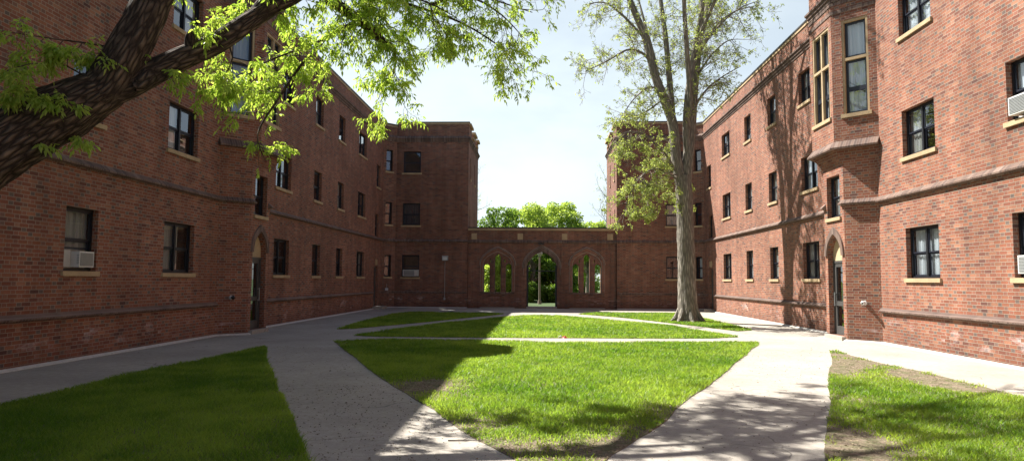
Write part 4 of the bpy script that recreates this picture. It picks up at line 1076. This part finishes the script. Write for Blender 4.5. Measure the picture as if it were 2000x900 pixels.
def far_tree():
    A = thing('courtyard_tree', (6.2, 29.3, 0), 'tall forked tree with grey bark and thin new leaves on the right lawn', 'tree')
    T = Tree(21, .0048)
    Pt, rt = T.big.add([(6.22,29.3,-.15),(6.22,29.3,.0),(6.2,29.3,.25),(6.17,29.3,.7),(6.15,29.3,1.46),(6.13,29.3,2.76),(6.1,29.3,4.29),(6.07,29.3,5.4),(6.05,29.3,6.2)], [.72,.56,.45,.40,.37,.35,.345,.36,.31], 48, .13, .12, 3.0)
    for k in range(7):  # root flare
        an = 2*PI*k/7+.3; c, s = math.cos(an), math.sin(an)
        T.big.add([(6.18+c*.34,29.3+s*.34,.55),(6.2+c*.52,29.3+s*.52,.16),(6.2+c*.78,29.3+s*.78,-.05)], [.10,.12,.05], 8, .1, .1)
    lim = {
     'left': ([(6.0,29.3,5.6),(5.86,29.26,6.3),(5.74,29.2,6.95),(5.54,29.1,8.57),(4.82,28.9,10.41),(4.39,28.8,12.06),(3.71,28.6,13.68),(3.1,28.4,15.5),(2.7,28.2,17.6)],[.30,.29,.27,.245,.215,.18,.15,.11,.04]),
     'mid': ([(5.6,29.1,8.1),(5.58,29.1,8.6),(5.49,29.3,10.53),(5.38,29.5,12.31),(5.21,29.7,14.12),(5.0,30,16.3),(5.0,30.2,18.5)],[.17,.165,.15,.13,.11,.08,.03]),
     'right': ([(6.12,29.3,5.5),(6.18,29.3,6.2),(6.28,29.3,7.16),(6.42,29.4,8.52),(6.62,29.5,10.58),(6.88,29.6,12.33),(7.34,29.7,14.1),(7.7,29.9,16),(7.9,30,18.3)],[.29,.28,.27,.26,.235,.20,.16,.11,.04]),
     'right2': ([(6.24,29.3,7.0),(6.14,29.0,8.6),(6.25,28.6,10.4),(6.6,28.2,12.6),(6.8,27.9,14.8),(6.9,27.7,16.8)],[.19,.18,.16,.13,.09,.03]),
     'backs': ([(6.6,29.5,10.5),(7.0,30.4,12),(7.3,31.2,13.6),(7.4,31.8,15.5)],[.12,.10,.07,.03]),
     'front': ([(6.3,28.8,9.0),(5.9,27.6,11.0),(5.5,26.2,12.8),(5.2,24.6,14.4),(5.0,23.4,15.6)],[.14,.12,.09,.06,.02]),
     'frontr': ([(6.5,28.3,11.8),(7.0,26.8,13.2),(7.3,25.2,14.2),(7.5,23.8,14.8)],[.10,.08,.05,.015]),
     'midl': ([(5.0,28.95,9.9),(4.9,29.6,11.4),(4.6,30.2,13.2),(4.3,30.8,15)],[.11,.09,.07,.03]),
     'limbL': ([(4.72,28.88,10.7),(4.5,28.75,11.15),(4.14,28.6,11.39),(3.57,28.4,11.42),(2.68,28.1,10.84),(1.75,27.8,10.3)],[.09,.08,.065,.05,.035,.015]),
     'limbL2': ([(5.42,29.05,8.9),(5.1,28.9,9.6),(4.56,28.6,9.88),(3.85,28.2,9.3),(3.29,28,8.5)],[.07,.06,.045,.03,.012]),
     'limbL3': ([(5.2,29.0,9.5),(4.5,28.6,8.9),(3.9,28.4,8.6),(3.3,28.3,8.7)],[.05,.04,.03,.012]),
     'limbL4': ([(4.4,28.8,12.0),(3.4,28.4,12.9),(2.6,28,13.3),(1.9,27.6,13.1)],[.07,.06,.04,.015]),
     'droop': ([(5.75,29.2,6.3),(5.3,28.9,6.95),(4.96,28.6,7.25),(4.13,28.0,7.73),(3.35,27.6,7.7),(2.8,27.3,7.11)],[.07,.06,.05,.04,.025,.01]),
     'droop2': ([(5.75,29.2,6.05),(4.82,28.4,6.35),(4.11,27.9,6.0),(3.54,27.6,5.17),(3.21,27.4,4.0)],[.055,.045,.035,.025,.008]),
     'droop3': ([(5.75,29.0,6.2),(5.0,28.3,6.0),(4.5,27.8,5.3),(4.1,27.6,4.5)],[.04,.03,.02,.008]),
     'r': ([(6.40,29.4,8.5),(6.7,29.4,9.4),(7.22,29.4,10.1),(7.9,29.3,10.6),(8.5,29.1,10.9)],[.07,.06,.045,.03,.012]),
     'r2': ([(6.75,29.55,11.6),(7.4,29.2,12.6),(8.2,28.8,13.2),(9.0,28.5,13.3)],[.07,.055,.04,.015]),
     'r3': ([(6.6,29.5,10.4),(7.4,29.9,11.6),(8.2,30.3,12.4),(8.8,30.5,12.6)],[.06,.05,.035,.012]),
     'r4': ([(6.3,28.5,10.8),(7.0,27.8,11.9),(7.8,27.2,12.6),(8.5,26.8,12.8)],[.06,.05,.035,.012]),
    }
    plan = {'left': (30,1.5,.05,.25),'mid': (22,1.4,.15,.2),'right': (34,1.5,.05,.25),'right2': (26,1.4,.05,.2),'backs': (13,1.3,.1,.1),'midl': (13,1.3,.1,.1),'front': (18,1.3,.05,.3),'frontr': (16,1.3,.05,.25),'limbL': (20,1.1,-.05,.15),'limbL2': (15,1.0,-.15,.1),'limbL3': (12,1.0,-.1,.1),'limbL4': (14,1.1,0,.1),
            'droop': (26,1.0,-.55,.15),'droop2': (24,.9,-.6,.12),'droop3': (16,.8,-.6,.1),'r': (14,1.0,0,.15),'r2': (13,1.1,0,.15),'r3': (13,1.1,0,.15),'r4': (13,1.1,0,.15)}
    dr_tips = []
    for k, (pts, rad) in lim.items():
        P, r = T.big.add(pts, [q*.84 for q in rad], 20 if rad[0] > .15 else 10, .1 if rad[0] > .15 else .05, .18, hash(k[0]) % 5*1.0 if False else len(k)*1.7)
        n, L, up, t0 = plan[k]; i0 = len(T.tips)
        T.spray(P, r, int(n*1.5), L*1.1, up, t0, (6,4) if not k.startswith('droop') else (5,2), .015, .95, .45, .38, .5)
        for t_ in T.tips[i0:]: dr_tips.append(k.startswith('droop'))
    T.spray(Pt, rt, 7, .9, -.1, .72, (5,3), .013, 1.0, .3, .45)
    dr_tips += [True]*(len(T.tips)-len(dr_tips))
    T.big.build('trunk', M['barkR'], A); T.small.build('branches', M['twig'], A)
    P, D, L, W = [], [], [], []; R_ = T.r
    for (p, d, lvl), dr in zip(T.tips, dr_tips):
        if R_.random() > (0.38 if dr else .15): continue
        for j in range(R_.integers(4, 8) if dr else R_.integers(3, 6)):
            P.append(p+R_.normal(size=3)*.035); D.append(unit(d*.5+R_.normal(size=3)*.7+np.array([0,0,-.15]))); l = R_.uniform(.055,.105); L.append(l); W.append(l*R_.uniform(.4,.6))
    leaves_mesh('crown', np.array(P), np.array(D), np.array(L), np.array(W), M['leafR'], A, .2, .3)
far_tree()

def bg_tree(name, x, y, h, rad, label, mat, seed, zlow=.5, dens=1.0, ls=.21, group='trees beyond the arcade wall'):
    A = thing(name, (x, y, 0), label, 'shrub' if name == 'shrub' else 'tree', group); R_ = np.random.default_rng(seed); T = Tubes()
    top = np.array([x+R_.normal()*.4, y+R_.normal()*.4, h*.8])
    T.add([(x,y,-.1),(x+.05,y,h*.25),(x+R_.normal()*.2,y,h*.5),top], [.26*min(1, h/5), .2*min(1, h/5), .15*min(1, h/5), .05*min(1, h/5)], 10, 0, .4)
    cl = []
    n = int(64*dens)
    for k in range(n):
        z = R_.uniform(zlow, h); f = (z-zlow)/(h-zlow); rr = rad*math.sqrt(max(.05, 1-abs(2*f-.85)**2.4/2.2)); a = R_.uniform(0, 2*PI); q = rr*math.sqrt(R_.uniform(.15,1))*R_.uniform(.8,1.1)
        c = np.array([x+q*math.cos(a), y+q*math.sin(a), z-.25*R_.random()]); s = rad*R_.uniform(.16,.34); cl.append((c, s))
        st = np.array([x, y, max(.1*h, z*.55)]); T.add([st, (st+c)/2+R_.normal(size=3)*.15, c], [.06*min(1, h/5), .035*min(1, h/5), .012], 5)
    T.build('trunk', M['twig'], A)
    P, D = [], []
    for c, s in cl:
        m = int(230*(s/ .8)**2*(.26/ls)**2)+70
        v = R_.normal(size=(m,3)); v /= np.linalg.norm(v, axis=1)[:,None]; rr = s*R_.uniform(.35,1.05,m)**.6
        P.append(c+v*rr[:,None]*np.array([1.1,1.1,.8])); D.append(v*.6+R_.normal(size=(m,3))*.6+np.array([0,0,-.25]))
    P = np.concatenate(P); D = np.concatenate(D); l = RNG.uniform(.7,1.25,len(P))*ls
    leaves_mesh('crown', P, D, l, l*.62, mat, A, .15, .2)
bg_tree('broadleaf_tree', -4.6, 66, 8.6, 2.6, 'dark green rounded tree at the left end of the row behind the arcade', M['leafB'], 31)
bg_tree('broadleaf_tree', -1.4, 70, 9.1, 2.7, 'leafy tree just left of centre above the arcade wall', M['leafB2'], 32)
bg_tree('broadleaf_tree', 1.7, 74, 9.9, 2.9, 'bright green full tree, tallest above the middle of the arcade', M['leafB2'], 33, 2.6)
bg_tree('broadleaf_tree', 5.2, 78, 8.2, 2.4, 'low bright green tree at the right end of the row behind the arcade', M['leafB2'], 34, 4.2)
bg_tree('broadleaf_tree', -.9, 57, 5.6, 2.0, 'dark bushy tree filling the left half of the central archway', M['leafB'], 35, .2)
bg_tree('broadleaf_tree', 1.2, 58.5, 5.4, 1.9, 'dark bushy tree filling the right half of the central archway', M['leafB'], 36, .2)
bg_tree('broadleaf_tree', -3.7, 56, 5.8, 2.0, 'leafy young tree behind the left traceried opening', M['leafB2'], 37, .3)
bg_tree('broadleaf_tree', 5.4, 88, 6.0, 2.2, 'distant pale tree behind the right traceried opening', M['leafB2'], 38, .4)
bg_tree('shrub', -1.0, 53.2, 1.5, .75, 'low leafy shrub at the left foot of the view through the central archway', M['leafB'], 61, .1, .5, .12, 'shrubs beyond the archway')
bg_tree('shrub', .25, 54.0, 1.3, .75, 'low leafy shrub right behind the lamp post in the central archway', M['leafB'], 62, .1, .5, .12, 'shrubs beyond the archway')
bg_tree('shrub', 1.25, 53.4, 1.6, .75, 'low leafy shrub at the right foot of the view through the central archway', M['leafB'], 63, .1, .5, .12, 'shrubs beyond the archway')
def bare_tree(x, y, h, seed, label):
    A = thing('bare_tree', (x, y, 0), label, 'tree', 'bare trees beside the towers'); T = Tree(seed)
    P, r = T.big.add([(x,y,-.1),(x+.1,y,h*.35),(x-.1,y+.2,h*.7),(x+.1,y,h)], [.2,.15,.09,.02], 8, 0, .4)
    T.spray(P, r, 26, 2.4, .4, .25, (5,4), .025, .8, .6, .3, .5)
    T.big.build('trunk', M['twig'], A); T.small.build('branches', M['twig'], A)
    R_ = T.r; P = []; D = []
    for p, d, l in T.tips:
        if R_.random() < .25: P.append(p); D.append(unit(d+R_.normal(size=3)*.6))
    l = RNG.uniform(.08,.16,len(P)); leaves_mesh('crown', np.array(P), np.array(D), l, l*.5, M['leafR'], A)
bare_tree(6.4, 66, 11.2, 51, 'nearly bare tree showing beside the right tower')
bare_tree(-7.0, 66, 10.4, 52, 'nearly bare tree showing beside the left tower')
